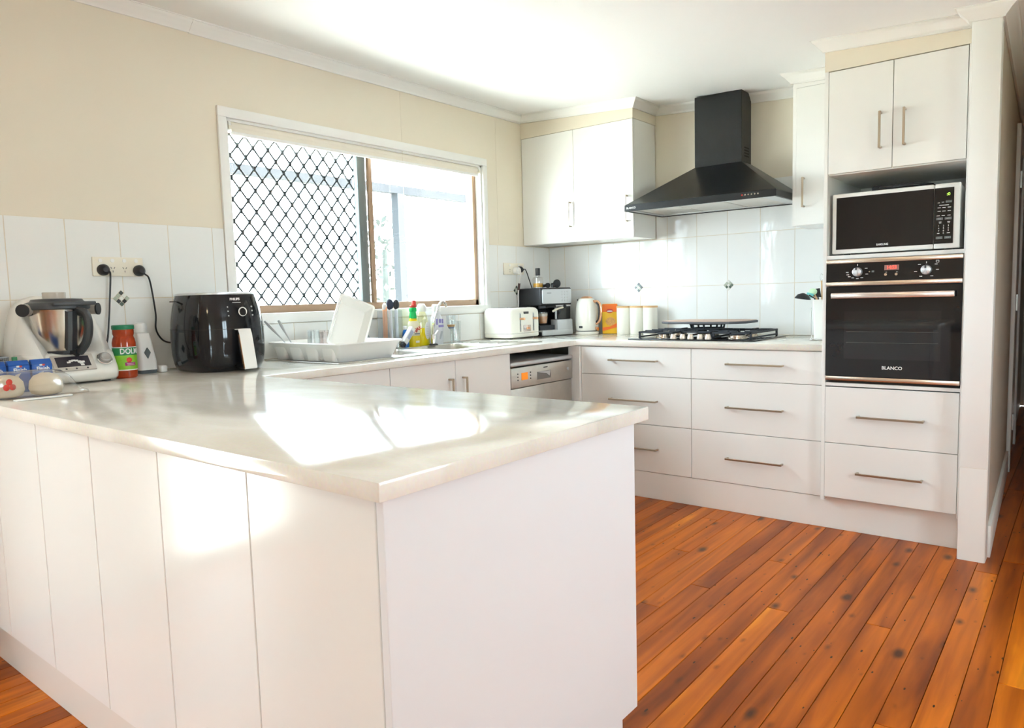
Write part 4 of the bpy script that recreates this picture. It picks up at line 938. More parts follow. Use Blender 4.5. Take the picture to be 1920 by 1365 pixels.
# ---- air fryer
AX, AY, AR = 0.262, -2.780, 0.170
t = thing('air_fryer', 'large glossy black air fryer with white-faced drawer handle', 'air fryer', (AX, AY, ZC))
prof = [(0.84, 0.0), (0.90, 0.006), (0.955, 0.03), (0.99, 0.07), (1.0, 0.12), (0.995, 0.165), (0.975, 0.21), (0.93, 0.26), (0.88, 0.298), (0.855, 0.311)]
MB().lathe([(AR*r, z) for r, z in prof], (AX, AY, ZC), 56, sx=1.06, sy=0.955, power=2.9).build('body', M_fryer, t, ang=60)
MB().lathe([(AR*0.865, 0.311), (AR*0.862, 0.317), (AR*0.82, 0.320)], (AX, AY, ZC), 56, sx=1.06, sy=0.955, power=2.9).build('top_rim', M_silverp, t, ang=60)
def aring(z, r, w=0.0006):
    return MB().lathe([(AR*r-0.0005, z-w), (AR*r+0.0008, z-w), (AR*r+0.0008, z+w), (AR*r-0.0005, z+w)], (AX, AY, ZC), 56, sx=1.06, sy=0.955, power=2.9, cap=False)
aring(0.1725, 0.9925).build('drawer_seam', M_dark, t)
fxr = AX+AR*1.06
h = MB().prism([(fxr-0.01, 0.012), (fxr+0.052, 0.012), (fxr+0.056, 0.020), (fxr+0.030, 0.150), (fxr+0.022, 0.168), (fxr-0.016, 0.168), (fxr-0.012, 0.150), (fxr+0.005, 0.14), (fxr+0.02, 0.04), (fxr-0.01, 0.035)], 'y', AY-0.026, AY+0.026).xf(Matrix.Translation((0, 0, ZC))).build('handle', M_fryer, t, bevel=0.004)
MB().prism([(fxr+0.0525, 0.010), (fxr+0.0575, 0.013), (fxr+0.0585, 0.020), (fxr+0.0325, 0.152), (fxr+0.024, 0.1715), (fxr-0.012, 0.1715), (fxr-0.012, 0.168), (fxr+0.022, 0.168), (fxr+0.0295, 0.150), (fxr+0.0553, 0.020)], 'y', AY-0.0275, AY+0.0275).xf(Matrix.Translation((0, 0, ZC))).build('handle_face', M_white, h, bevel=0.001, seg=1)
MB().prism([(fxr+0.050, 0.012), (fxr+0.0575, 0.016), (fxr+0.031, 0.150), (fxr+0.024, 0.150)], 'y', AY-0.0295, AY-0.0275).xf(Matrix.Translation((0, 0, ZC))).build('copper_edge', M_copper, h)
# knob, logo on the upper front
def front_at(z):
    for (r0, z0), (r1, z1) in zip(prof[:-1], prof[1:]):
        if z0 <= z <= z1: return AX+AR*1.06*(r0+(r1-r0)*(z-z0)/(z1-z0))
kb = MB().cyl((front_at(0.235)-0.010, AY+0.01, ZC+0.237), (front_at(0.235)+0.012, AY+0.01, ZC+0.241), 0.0165, n=28).build('dial', M_black, t)
MB().tube([(front_at(0.235)+0.0115, AY+0.01+0.0165*math.cos(i*PI/14), ZC+0.2405+0.0165*math.sin(i*PI/14)) for i in range(28)], 0.0024, 6, closed=True).build('dial_ring', M_white, kb)
text_mb('PHILIPS', 0.0135, '+x', (front_at(0.292)+0.0022, AY-0.01, ZC+0.291), 0.0008, 0.0005).build('brand_lettering', M_txtw, t)
B(front_at(0.278)-0.002, AY-0.022, ZC+0.2765, front_at(0.278)+0.0012, AY+0.015, ZC+0.2778).build('fine_print', M_txtw, t)
for dy in (-0.045, 0.062):
    for zz in (0.225, 0.243, 0.260): MB().sphere((front_at(zz)-0.0035, AY+dy, ZC+zz), 0.0035, n=8, k=5).build('indicator', M_silverp, t)
B(AX-0.05, AY-AR-0.001, ZC+0.285, AX-0.035, AY-AR+0.03, ZC+0.289).build('air_inlet', M_dark, t)

plug(t, -2.976, 1.320, [(0.045, -2.962, 1.305), (0.038, -2.944, 1.290), (0.030, -2.931, 1.237), (0.030, -2.922, 1.136), (0.030, -2.926, 1.079), (0.030, -2.911, 1.040), (0.032, -2.885, 1.018), (0.06, -2.845, 1.010), (0.085, -2.82, 1.01)])
# ---- three blue packs, bread in a bag, wire basket at the end of the worktop
M_blue = mat('blue_pack_print', (0.015, 0.10, 0.42), 0.3, var=0.2, scale=20)
def pack(y, label):
    x = 0.372
    t = thing('blue_pack', label, 'packet', (x, y, ZC), group='blue packs beside the food processor')
    MB().loft([[(x+a, y+b, ZC+z) for a, b in ((-0.018, -0.031), (0.018, -0.031), (0.018, 0.031), (-0.018, 0.031))] for z in (0.0005, 0.09)] ).build('carton', M_blue, t, bevel=0.003)
    MB().prism([(x-0.018, 0.09), (x+0.018, 0.09), (x+0.004, 0.105), (x-0.004, 0.105)], 'y', y-0.030, y+0.030).xf(Matrix.Translation((0, 0, ZC))).build('folded_top', M_blue, t, bevel=0.001, seg=1)
    text_mb('Finish', 0.017, '+x', (x+0.0186, y+0.002, ZC+0.074), 0.0004, 0.0004).build('pack_lettering', M_txtw, t)
    MB().prism([(y-0.028, ZC+0.03), (y-0.020, ZC+0.03), (y+0.004, ZC+0.064), (y-0.012, ZC+0.060)], 'x', x+0.0181, x+0.0189).build('white_swoosh', M_txtw, t)
    B(x+0.0181, y-0.008, ZC+0.0835, x+0.0189, y+0.0, ZC+0.089).build('flag_white', M_txtw, t); B(x+0.0181, y+0.0, ZC+0.0835, x+0.0189, y+0.008, ZC+0.089).build('flag_red', M_red, t)
for y, l_ in ((-3.620, 'small blue carton before the wire basket, end of its row'), (-3.553, 'small blue carton between two other blue cartons'), (-3.486, 'small blue carton beside the food processor screen')): pack(y, l_)
M_bun = mat('pale_bread', (0.78, 0.69, 0.55), 0.7, var=0.12, scale=25, bump=0.1, bscale=80)
for bx, by, lb_ in ((0.545, -3.640, 'round bread bun in clear bag, behind the red clover mark'), (0.574, -3.542, 'round bread bun in clear bag, nearer the sauce jar')):
    tag(MB().lathe([(0.02, 0.004), (0.040, 0.010), (0.047, 0.026), (0.044, 0.050), (0.032, 0.066), (0.012, 0.073), (0.001, 0.074)], (bx, by, ZC), 24).build('bread_bun', M_bun, ang=60), lb_, 'bread', 'buns in the bag')
t = thing('bread_bag', 'clear plastic bread bag with red clover mark holding two buns', 'bag', (0.54, -3.59, ZC))
rg = []
for i, (dy, w, h) in enumerate(((-0.118, 0.014, 0.04), (-0.104, 0.046, 0.070), (-0.07, 0.060, 0.084), (-0.02, 0.062, 0.082), (0.03, 0.062, 0.084), (0.080, 0.060, 0.080), (0.104, 0.042, 0.060), (0.130, 0.020, 0.022), (0.150, 0.026, 0.012))):
    rg.append([(0.53+0.30*(dy+0.1)+w*math.copysign(abs(math.cos(a))**0.55, math.cos(a))*(1+0.02*math.sin(5*a+i)), -3.590+dy, ZC+0.0008+h/2+h/2*math.copysign(abs(math.sin(a))**0.55, math.sin(a))) for a in [2*PI*j/18 for j in range(18)]])
bagm = MB().loft(rg).build('film', M_film, t, ang=70)
for i in range(3):
    a = PI/2+i*2*PI/3
    MB().sphere((0, 0.0105*math.cos(a), 0.0105*math.sin(a)), 0.0098, n=10, k=6, sx=0.22, sy=1, sz=1.0).xf(Matrix.Translation((0.6055, -3.650, ZC+0.045)) @ Matrix.Rotation(0.25, 4, 'Z')).build('clover_mark', M_red, t)
MB().box(0.642, -3.655, ZC+0.001, 0.662, -3.50, ZC+0.006).build('paper_strip', M_txtw, t, bevel=0.001, seg=1)
MB().prism([(-3.700, ZC+0.045), (-3.690, ZC+0.048), (-3.668, ZC+0.078), (-3.676, ZC+0.080)], 'x', 0.590, 0.594).build('orange_print', mat('orange_print', (0.8, 0.3, 0.02), 0.4), t)
t = thing('wire_basket', 'grey mesh basket of packets behind the blue packs', 'basket', (0.155, -3.62, ZC))
m = MB()
for i in range(9):
    z = ZC+0.006+i*0.013
    for (a, b) in (((0.08, -3.72), (0.235, -3.72)), ((0.235, -3.72), (0.235, -3.535)), ((0.235, -3.535), (0.08, -3.535)), ((0.08, -3.535), (0.08, -3.72))): m.cyl((*a, z), (*b, z), 0.0016 if i < 8 else 0.003, n=5)
for i in range(13):
    y = -3.72+i*0.0154; m.cyl((0.235, y, ZC), (0.235, y, ZC+0.11), 0.0014, n=5); m.cyl((0.08, y, ZC), (0.08, y, ZC+0.11), 0.0014, n=5)
for i in range(11):
    x = 0.08+i*0.0155; m.cyl((x, -3.72, ZC), (x, -3.72, ZC+0.11), 0.0014, n=5); m.cyl((x, -3.535, ZC), (x, -3.535, ZC+0.11), 0.0014, n=5)
m.box(0.08, -3.72, ZC+0.0005, 0.235, -3.535, ZC+0.004)
m.build('mesh', mat('grey_wire', (0.22, 0.22, 0.22), 0.4, metal=0.6), t)
for i, (x, y, rz, h, c) in enumerate(((0.110, -3.628, 0.0, 0.165, (0.72, 0.70, 0.66)), (0.155, -3.628, 0.0, 0.15, (0.03, 0.09, 0.30)), (0.198, -3.628, 0.0, 0.125, (0.35, 0.30, 0.30)))):
    tag(B(-0.012, -0.055, 0.005, 0.012, 0.055, h).xf(Matrix.Translation((x, y, ZC))).build('food_packet', mat('packet_%d' % i, c, 0.45, var=0.3, scale=30), bevel=0.002),
        ('tall white packet standing in the wire basket', 'dark blue packet standing in the wire basket', 'short mauve packet standing in the wire basket')[i], 'packet', 'packets in the wire basket')
tag(B(0.262, -3.534, ZC+0.0005, 0.275, -3.520, ZC+0.112).xf(Matrix.Identity(4)).build('green_booklet', mat('booklet_green', (0.03, 0.22, 0.08), 0.4), bevel=0.001), 'thin green booklet standing between basket and food processor', 'booklet')

# ---- dish rack with drying things
rx0, rx1, ry0, ry1 = 0.075, 0.585, -2.415, -2.040
t = thing('dish_rack', 'white plastic dish rack on the sink drainer', 'dish rack', (0.33, -2.21, ZC+0.0035))
zb = ZC+0.0037
m = MB(); outer = [(0.0, 0.030), (0.074, 0.0), (0.080, -0.006), (0.080, 0.002), (0.075, 0.006), (0.006, 0.034)]
rs = [[(x, y, zb+z) for x, y in rrect(rx0+q, ry0+q, rx1-q, ry1-q, 0.02, 4)] for z, q in outer]
m.loft(rs, cap=False); m.add(rs[0], [tuple(range(len(rs[0])))]); m.add(rs[-1], [tuple(range(len(rs[-1])))])
m.build('tray', M_white, t, ang=45)
m = MB(); m.tube([(x, y, zb+0.079) for x, y in rrect(rx0-0.006, ry0-0.006, rx1+0.006, ry1+0.006, 0.022, 4)], 0.005, 8, closed=True); m.build('rim', M_white, t)
for k_ in range(4):                                       # cutlery cups along the front end
    x0 = rx0+0.02+k_*0.118
    MB().loft([[(x, y, zb+z) for x, y in rrect(x0+q, ry0+0.004+q*0.6, x0+0.108-q, ry0+0.10, 0.018, 4)] for z, q in ((0.001, 0.014), (0.072, 0.0))], cap=False).build('cutlery_cup', M_white, t, ang=45)
for k_ in range(8): MB().tube([(rx0+0.06+k_*0.055, ry0+0.12, zb+0.010), (rx0+0.06+k_*0.055, ry1-0.05, zb+0.010)], 0.003, 6).build('plate_rib', M_white, t)
# baking dish leaning in the rack
t = thing('baking_dish', 'deep white ceramic baking dish leaning in the dish rack', 'dish', (0.42, -2.19, zb+0.03))
Md = Matrix.Translation((0.405, -2.215, zb+0.150)) @ Matrix.Rotation(-0.30, 4, 'Z') @ Matrix.Rotation(-0.28, 4, 'Y') @ Matrix.Rotation(-0.42, 4, 'X')
def dring(hy, hz, x, r): return [(x, y, z) for y, z in rrect(-hy, -hz, hy, hz, r, 4)]
rs = [dring(0.068, 0.108, -0.055, 0.014), dring(0.083, 0.123, 0.0, 0.012), dring(0.090, 0.130, 0.0, 0.014), dring(0.090, 0.130, 0.005, 0.014), dring(0.081, 0.121, 0.005, 0.012), dring(0.064, 0.104, -0.050, 0.012)]
m = MB().loft(rs); m.xf(Md); dz_ = zb+0.0135-min(v.z for v in m.v); m.xf(Matrix.Translation((0, 0.027, dz_))); m.build('dish_body', M_whiteg, t, ang=45)
# cutlery, tumblers
def knife(label, p0, p1, kind):
    o = thing('table_knife' if kind else 'cutlery_fork', label, 'cutlery', p0)
    P0, P1 = Vector(p0), Vector(p1)
    pts = [P0.lerp(P1, i/6) for i in range(7)]
    MB().tube(pts, 0.004, 8, radii=[0.0025, 0.003, 0.003, 0.004, 0.0065, 0.0078, 0.005], flat=0.5).build('handle', M_silverp, o)
    if kind: MB().tube([P0+Vector((0, 0, 0.004)), P0.lerp(P1, -0.25)], 0.006, 6, flat=0.2).build('blade', M_silverp, o)
    else: MB().tube([P0+Vector((0, 0, 0.004)), P0.lerp(P1, -0.2)], 0.007, 6, flat=0.3).build('tines', M_silverp, o)
knife('steel fork leaning far over in the cutlery cup', (0.16, -2.360, zb+0.055), (0.085, -2.44, zb+0.185), 0)
knife('steel table knife leaning upright in the cutlery cup', (0.155, -2.335, zb+0.055), (0.10, -2.375, zb+0.185), 1)
def tumbler(x, y, r, h, label, m_=M_clear):
    tag(MB().lathe([(r, 0.0), (r*0.98, 0.02), (r*0.86, h-0.008), (r*0.80, h), (r*0.1, h), (r*0.1, h-0.006), (r*0.78, h-0.007), (r*0.93, 0.02), (r*0.95, 0.0), (r, 0.0)], (x, y, zb+0.0135), 22, cap=False).build('drinking_glass', m_, ang=50), label, 'glass')
tumbler(0.190, -2.245, 0.033, 0.120, 'clear tumbler drying upside down in the dish rack')
tumbler(0.150, -2.150, 0.030, 0.112, 'ribbed tumbler with red print drying beside the baking dish', thin_glass('ribbed_glass', (0.90, 0.86, 0.85), 0.14, 0.05))
t = thing('side_plate', 'white triangular-looking plate with green print in the rack', 'plate', (0.25, -2.110, zb+0.014))
MB().lathe([(0.030, 0), (0.044, 0.006), (0.047, 0.009), (0.043, 0.009), (0.030, 0.004), (0.001, 0.004)], (0, 0, 0), 28).xf(Matrix.Translation((0.25, -2.110, zb+0.062)) @ Matrix.Rotation(1.15, 4, 'Y')).build('plate_body', M_whiteg, t)
t['label'] = 'white plate with green print standing behind the baking dish'
MB().lathe([(0.010, 0.0100), (0.010, 0.0106), (0.001, 0.0106)], (-0.025, 0.012, -0.004), 12).xf(Matrix.Translation((0.25, -2.110, zb+0.062)) @ Matrix.Rotation(1.15, 4, 'Y')).build('green_print', M_lime, t)
def bottle(name, label, x, y, prof, m_, cat='bottle', z=ZC, sx=1, sy=1, rz=0, n=24, power=2.0):
    t = thing(name, label, cat, (x, y, z)); 
    MB().lathe(prof, (0, 0, 0), n, sx, sy, power=power).xf(Matrix.Translation((x, y, z)) @ Matrix.Rotation(rz, 4, 'Z')).build('body', m_, t, ang=50)
    return t
t = bottle('water_bottle', 'small clear bottle with pale blue cap behind the dish rack', 0.115, -1.865, [(0.030, 0), (0.032, 0.01), (0.032, 0.065), (0.012, 0.10), (0.012, 0.112)], thin_glass('bottle_plastic', (0.80, 0.84, 0.86), 0.12, 0.05), z=ZC+0.0035)
MB().lathe([(0.015, 0.106), (0.015, 0.126), (0.013, 0.128)], (0.115, -1.865, ZC+0.0035), 18).build('cap', mat('pale_blue_cap', (0.30, 0.55, 0.80), 0.4), t)
# ---- washing-up things behind the sink
DK = ZC+0.0035
t = thing('utensil_caddy', 'clear grey plastic caddy of brushes behind the sink', 'caddy', (0.10, -1.668, DK))
MB().loft([[(x, y, DK+z) for x, y in rrect(0.065, -1.735, 0.135, -1.600, 0.012, 3)] for z in (0.0005, 0.21)], cap=False).add([(x, y, DK+0.001) for x, y in rrect(0.065, -1.735, 0.135, -1.600, 0.012, 3)], [tuple(range(16))]).build('tub', thin_glass('grey_plastic_tub', (0.82, 0.84, 0.86), 0.10, 0.1), t)
def wand(name, label, p0, p1, r, m_, head=None):
    o = thing(name, label, 'brush', p0)
    MB().tube([p0, Vector(p0).lerp(Vector(p1), 0.5), p1], r, 10, flat=0.6).build('handle', m_, o)
    if head: MB().sphere(p1, head[0], sx=0.6, sz=1.3).build('head', head[1], o)
wand('scrubbing_brush', 'orange handled scrubbing brush standing in the caddy', (0.10, -1.705, DK+0.004), (0.105, -1.707, DK+0.232), 0.013, mat('orange_handle', (0.85, 0.42, 0.22), 0.4), (0.016, M_white))
wand('bottle_brush', 'dark blue bottle brush standing in the caddy', (0.10, -1.662, DK+0.004), (0.10, -1.664, DK+0.243), 0.011, M_silverp, (0.024, mat('navy_bristle', (0.03, 0.04, 0.07), 0.6)))
wand('dish_wand', 'black dish wand standing in the caddy beside blue brush', (0.10, -1.620, DK+0.004), (0.10, -1.618, DK+0.242), 0.010, M_silverp, (0.022, M_blackp))
t = thing('soap_dispenser', 'slanted white dispenser with grey print before the caddy', 'dispenser', (0.165, -1.62, DK))
Ms = Matrix.Translation((0.178, -1.645, DK+0.030)) @ Matrix.Rotation(-0.72, 4, 'X')
B(-0.016, -0.017, 0.0, 0.016, 0.017, 0.105).xf(Ms).build('body', M_whiteg, t, bevel=0.006)
B(0.0158, -0.011, 0.03, 0.0168, 0.011, 0.085).xf(Ms).build('printed_panel', mat('grey_print', (0.45, 0.48, 0.58), 0.4), t)
B(-0.013, -0.013, -0.022, 0.013, 0.013, 0.001).xf(Ms).build('cap', M_blackp, t, bevel=0.003)
t = bottle('detergent_bottle', 'blue bottle half hidden behind the slanted dispenser', 0.118, -1.573, [(0.019, 0), (0.021, 0.006), (0.021, 0.07), (0.016, 0.09), (0.010, 0.10)], mat('deep_blue_bottle', (0.01, 0.14, 0.50), 0.25), z=DK, sx=0.9)
MB().lathe([(0.011, 0.10), (0.011, 0.118), (0.009, 0.12)], (0.118, -1.573, DK), 14).build('cap', M_white, t)
# spray cleaner
SX, SY = 0.115, -1.507
t = thing('spray_cleaner', 'yellow spray cleaner bottle with green neck and red nozzle', 'bottle', (SX, SY, DK))
M_yel = mat('yellow_cleaner', (0.86, 0.66, 0.01), 0.25, var=0.08); M_pale = mat('pale_label', (0.80, 0.76, 0.55), 0.4)
MB().lathe([(0.040, 0.0), (0.042, 0.006), (0.042, 0.075), (0.041, 0.10), (0.036, 0.13), (0.024, 0.155), (0.020, 0.165)], (SX, SY, DK), 28, sx=0.7).build('body', [M_yel], t)
lb = MB().lathe([(0.0425, 0.062), (0.0425, 0.078), (0.0415, 0.10), (0.0366, 0.13), (0.030, 0.145)], (SX, SY, DK), 28, sx=0.7, cap=False).build('label', M_pale, t)
MB().lathe([(0.021, 0.160), (0.022, 0.170), (0.019, 0.185), (0.017, 0.200)], (SX, SY, DK), 18).build('neck', mat('green_trigger', (0.0, 0.48, 0.10), 0.35), t)
B(SX-0.012, SY-0.020, DK+0.196, SX+0.014, SY+0.020, DK+0.222).build('trigger_head', MATS['green_trigger'], t, bevel=0.006)
B(SX-0.009, SY+0.000, DK+0.222, SX+0.009, SY+0.022, DK+0.262).build('nozzle', M_red, t, bevel=0.004)
B(SX-0.007, SY-0.016, DK+0.220, SX+0.007, SY+0.004, DK+0.236).build('trigger', M_red, t, bevel=0.003)
text_mb('AJAX', 0.027, Matrix.Identity(4), (0, 0, 0), 0.0006, 0.0007).xf(Matrix.Translation((SX+0.0310, SY+0.002, DK+0.098)) @ Matrix.Rotation(0.35, 4, 'X') @ FACE['+x']).build('label_lettering', M_red, lb)
B(SX+0.0290, SY-0.020, DK+0.070, SX+0.0305, SY+0.02, DK+0.076).build('label_line', M_greyalu, lb); B(SX+0.0285, SY-0.012, DK+0.022, SX+0.0302, SY+0.016, DK+0.034).build('label_line', M_pale, lb)
# yellow dishwashing liquid in a big clear bottle
LX, LY = 0.090, -1.412
t = thing('dish_soap_bottle', 'large clear bottle half full of yellow dish soap', 'bottle', (LX, LY, DK))
MB().lathe([(0.046, 0.0), (0.049, 0.006), (0.049, 0.085), (0.047, 0.10)], (LX, LY, DK), 28, sx=0.62).build('liquid', mat('yellow_soap', (0.90, 0.72, 0.0), 0.15, var=0.05), t)
MB().lathe([(0.0475, 0.10), (0.045, 0.13), (0.038, 0.165), (0.026, 0.19), (0.020, 0.20)], (LX, LY, DK), 28, sx=0.62, cap=False).build('upper_wall', thin_glass('pale_yellow_plastic', (0.93, 0.92, 0.72), 0.12, 0.05), t)
MB().lathe([(0.026, 0.195), (0.027, 0.20), (0.027, 0.225), (0.018, 0.24), (0.010, 0.242)], (LX, LY, DK), 22).build('cap', M_white, t)
MB().prism([(LY+0.012+0.021*math.cos(a), DK+0.085+0.05*math.sin(a)) for a in [i*2*PI/24 for i in range(24)]], 'x', LX+0.0295, LX+0.0312).build('oval_label', M_txtw, t)
for k_ in range(6): B(LX+0.0312, LY+0.002, DK+0.058+k_*0.010, LX+0.0316, LY+0.020, DK+0.0595+k_*0.010).build('label_line', mat('faint_print', (0.45, 0.47, 0.45), 0.5), t)
# white stain remover bottle
VX, VY = 0.098, -1.300
t = thing('stain_remover_bottle', 'white bottle with violet print behind the tap', 'bottle', (VX, VY, DK))
MB().lathe([(0.042, 0.0), (0.045, 0.008), (0.045, 0.11), (0.040, 0.15), (0.026, 0.185), (0.018, 0.20)], (VX, VY, DK), 28, sx=0.62).build('body', mat('frosted_white_bottle', (0.80, 0.81, 0.84), 0.25), t)
MB().lathe([(0.024, 0.196), (0.025, 0.20), (0.025, 0.228), (0.02, 0.235)], (VX, VY, DK), 20).build('cap', M_white, t)
M_vio = mat('violet_print', (0.33, 0.28, 0.60), 0.4)
for y0, z0, y1, z1 in ((-0.030, 0.115, -0.018, 0.150), (-0.005, 0.125, 0.012, 0.148), (0.020, 0.122, 0.028, 0.148), (-0.012, 0.100, 0.030, 0.113)): B(VX+0.026, VY+y0, DK+z0, VX+0.0285, VY+y1, DK+z1).build('label_print', M_vio, t)
MB().prism([(VY-0.012, DK+0.03), (VY+0.004, DK+0.03), (VY+0.022, DK+0.075), (VY+0.006, DK+0.078)], 'x', VX+0.0275, VX+0.0285).build('label_print', mat('grey_swirl', (0.5, 0.53, 0.56), 0.4), t)
# wine glass and water glass
t = thing('wine_glass', 'stemmed glass with a blue and gold band behind the sink', 'glass', (0.135, -1.215, DK))
MB().lathe([(0.028, 0.0), (0.028, 0.002), (0.005, 0.006), (0.0035, 0.015), (0.0035, 0.075), (0.015, 0.088), (0.026, 0.11), (0.028, 0.165), (0.027, 0.165), (0.025, 0.112), (0.013, 0.09), (0.001, 0.088)], (0.135, -1.215, DK), 22, cap=False).build('bowl_and_stem', M_clear, t)
MB().lathe([(0.0145, 0.0895), (0.0235, 0.1065), (0.0248, 0.112), (0.001, 0.112)], (0.135, -1.215, DK), 22, cap=False).build('drink', mat('amber_drink', (0.75, 0.42, 0.18), 0.2), t)
MB().lathe([(0.0150, 0.0880), (0.0205, 0.098)], (0.135, -1.215, DK), 22, cap=False).build('blue_band', mat('slate_blue', (0.25, 0.32, 0.45), 0.3), t)
tag(MB().lathe([(0.026, 0.0), (0.030, 0.003), (0.034, 0.13), (0.033, 0.13), (0.028, 0.006), (0.001, 0.006)], (0.085, -1.125, DK), 22, cap=False).build('drinking_glass', M_clear), 'tall clear water glass on the drainer beside the wine glass', 'glass')

# ---- toaster
TX, TY = 0.142, -0.640
t = thing('toaster', 'cream four-slice toaster with rose gold levers', 'toaster', (TX, TY, ZC))
def rr3(hx_, hy_, z, r): return [(TX+x, TY+y, ZC+z) for x, y in rrect(-hx_, -hy_, hx_, hy_, r, 6)]
MB().loft([rr3(0.112, 0.155, 0.008, 0.035), rr3(0.118, 0.161, 0.014, 0.035), rr3(0.118, 0.161, 0.034, 0.035)]).build('base', M_cream, t, ang=50)
MB().loft([rr3(0.117, 0.160, 0.034, 0.035), rr3(0.117, 0.160, 0.037, 0.035)]).build('chrome_band', M_chrome, t)
MB().loft([rr3(0.118, 0.161, 0.037, 0.035), rr3(0.118, 0.161, 0.165, 0.035), rr3(0.114, 0.157, 0.183, 0.034), rr3(0.103, 0.146, 0.195, 0.03), rr3(0.090, 0.133, 0.199, 0.026)]).build('body', M_cream, t, ang=50)
for yy in (-0.11, 0.11):
    for xx in (-0.08, 0.08): MB().cyl((TX+xx, TY+yy, ZC), (TX+xx, TY+yy, ZC+0.01), 0.01, n=10).build('foot', M_blackp, t)
tp = MB().loft([rr3(0.080, 0.125, 0.1985, 0.02), rr3(0.080, 0.125, 0.2005, 0.02)]).build('top_plate', M_chrome, t)
for yy in (-0.095, -0.045, 0.045, 0.095): B(TX-0.066, TY+yy-0.012, ZC+0.2002, TX+0.066, TY+yy+0.012, ZC+0.2012).build('slot', M_dark, tp)
fx_ = TX+0.118
for yy in (-0.060, 0.080):
    s = B(fx_-0.001, TY+yy-0.007, ZC+0.045, fx_+0.0025, TY+yy+0.007, ZC+0.165).build('lever_track', M_chrome, t, bevel=0.001)
    B(fx_+0.002, TY+yy-0.003, ZC+0.050, fx_+0.0032, TY+yy+0.003, ZC+0.160).build('track_groove', M_greyalu, s)
    MB().cyl((fx_+0.002, TY+yy, ZC+0.128), (fx_+0.036, TY+yy, ZC+0.128), 0.0075, 0.0085, 14).build('lever', M_copper, t)
B(fx_-0.001, TY-0.022, ZC+0.158, fx_+0.0015, TY+0.030, ZC+0.173).build('badge', M_txtk, t)
pnl = B(fx_-0.001, TY-0.028, ZC+0.045, fx_+0.002, TY+0.050, ZC+0.085).build('button_panel', mat('mirror_panel', (0.72, 0.64, 0.60), 0.15, metal=0.8), t, bevel=0.002)
for yy in (-0.012, 0.012, 0.034): MB().cyl((fx_+0.002, TY+yy, ZC+0.065), (fx_+0.005, TY+yy, ZC+0.065), 0.008, n=14).build('button', M_copper if yy > 0 else M_silverp, pnl)
text_mb('Breville', 0.010, '+x', (fx_+0.0018, TY+0.004, ZC+0.1655), 0.0003).build('badge_lettering', M_txtw, t) if False else None

c = MB().tube(smooth_path([(0.056, -0.430, 1.345), (0.066, -0.427, 1.325), (0.046, -0.416, 1.28), (0.027, -0.412, 1.20), (0.025, -0.415, 1.10), (0.018, -0.45, 1.0), (0.018, -0.50, 0.96), (0.05, -0.53, 0.95)]), 0.005, 8).build('power_cord', M_white, t)
MB().cyl((0.0212, -0.435, 1.348), (0.055, -0.435, 1.348), 0.024, n=18).build('plug', M_white, c)
MB().cyl((0.040, -0.4145, 1.262), (0.030, -0.4125, 1.217), 0.0085, n=10).build('cord_tag', mat('brown_tag', (0.12, 0.07, 0.06), 0.5), c)
# ---- espresso machine, turned slightly to the room (local: +x front)
t = thing('espresso_machine', 'black and silver espresso machine with milk tank in the corner', 'coffee machine', (0.168, -0.292, ZC), rz=-0.28)
def L(m_): return m_.xf(ROOTM[t.name])
M_cof = mat('silver_fascia', (0.60, 0.62, 0.64), 0.35, metal=0.3, var=0.03)
HF, HW = 0.130, 0.135            # half depth, half width
L(B(-HF, -HW, 0.0, HF-0.005, HW, 0.030)).build('base', M_blackp, t, bevel=0.008)
L(B(-HF, -HW, 0.030, -0.010, HW, 0.215)).build('rear_body', M_blackp, t, bevel=0.004)
L(B(-HF, -HW, 0.205, HF-0.008, HW, 0.325)).build('head', M_blackp, t, bevel=0.010, seg=3)
fp = L(MB().prism(rrect(-HW+0.012, 0.218, HW-0.006, 0.315, 0.010, 3), 'x', HF-0.010, HF-0.002)).build('head_fascia', M_cof, t, bevel=0.002)
L(MB().box(HF-0.002, -0.085, 0.287, HF-0.0012, -0.048, 0.291)).build('maker_mark', M_greyalu, fp)
for j in range(4):
    for i in range(3):
        L(MB().cyl((HF-0.003, 0.050+i*0.022, 0.238+j*0.020), (HF+0.0005, 0.050+i*0.022, 0.238+j*0.020), 0.0065, n=12)).build('button', M_silverp, fp)
L(B(HF-0.045, -HW+0.004, 0.004, HF+0.004, HW-0.002, 0.040)).build('drip_fascia', M_cof, t, bevel=0.004)
L(B(HF-0.075, 0.000, 0.036, HF+0.002, HW-0.002, 0.108)).build('tank_seat', M_cof, t, bevel=0.004)
L(B(-0.012, -HW+0.006, 0.032, HF-0.03, -0.002, 0.0722)).build('drip_tray', M_iron, t)
tk = L(MB().prism(rrect(0.010, 0.108, HW-0.008, 0.200, 0.008, 3), 'x', -0.005, HF-0.012)).build('milk_tank', M_smoke, t, bevel=0.004)
L(MB().prism(rrect(0.030, 0.112, HW-0.025, 0.188, 0.006, 3), 'x', 0.000, HF-0.03)).build('tank_inside', M_blackp, tk)
L(MB().cyl((HF-0.03, 0.012, 0.112), (HF-0.03, 0.012, 0.195), 0.009, n=12)).build('tank_column', M_silverp, tk)
L(B(0.0, -0.010, 0.196, HF-0.010, HW-0.004, 0.207)).build('tank_lid', M_cof, t, bevel=0.003)
L(MB().sphere((HF-0.004, 0.070, 0.196), 0.013)).build('froth_knob', M_blackp, t)
L(MB().tube([(HF-0.002, 0.050, 0.190), (HF+0.012, 0.000, 0.184), (HF+0.014, -0.050, 0.166)], 0.007, 10)).build('milk_spout', mat('cream_spout', (0.70, 0.64, 0.52), 0.35), t)
L(MB().lathe([(0.030, 0.186), (0.034, 0.190), (0.034, 0.212)], (0.060, -0.066, 0), 20)).build('brew_head', M_iron, t)
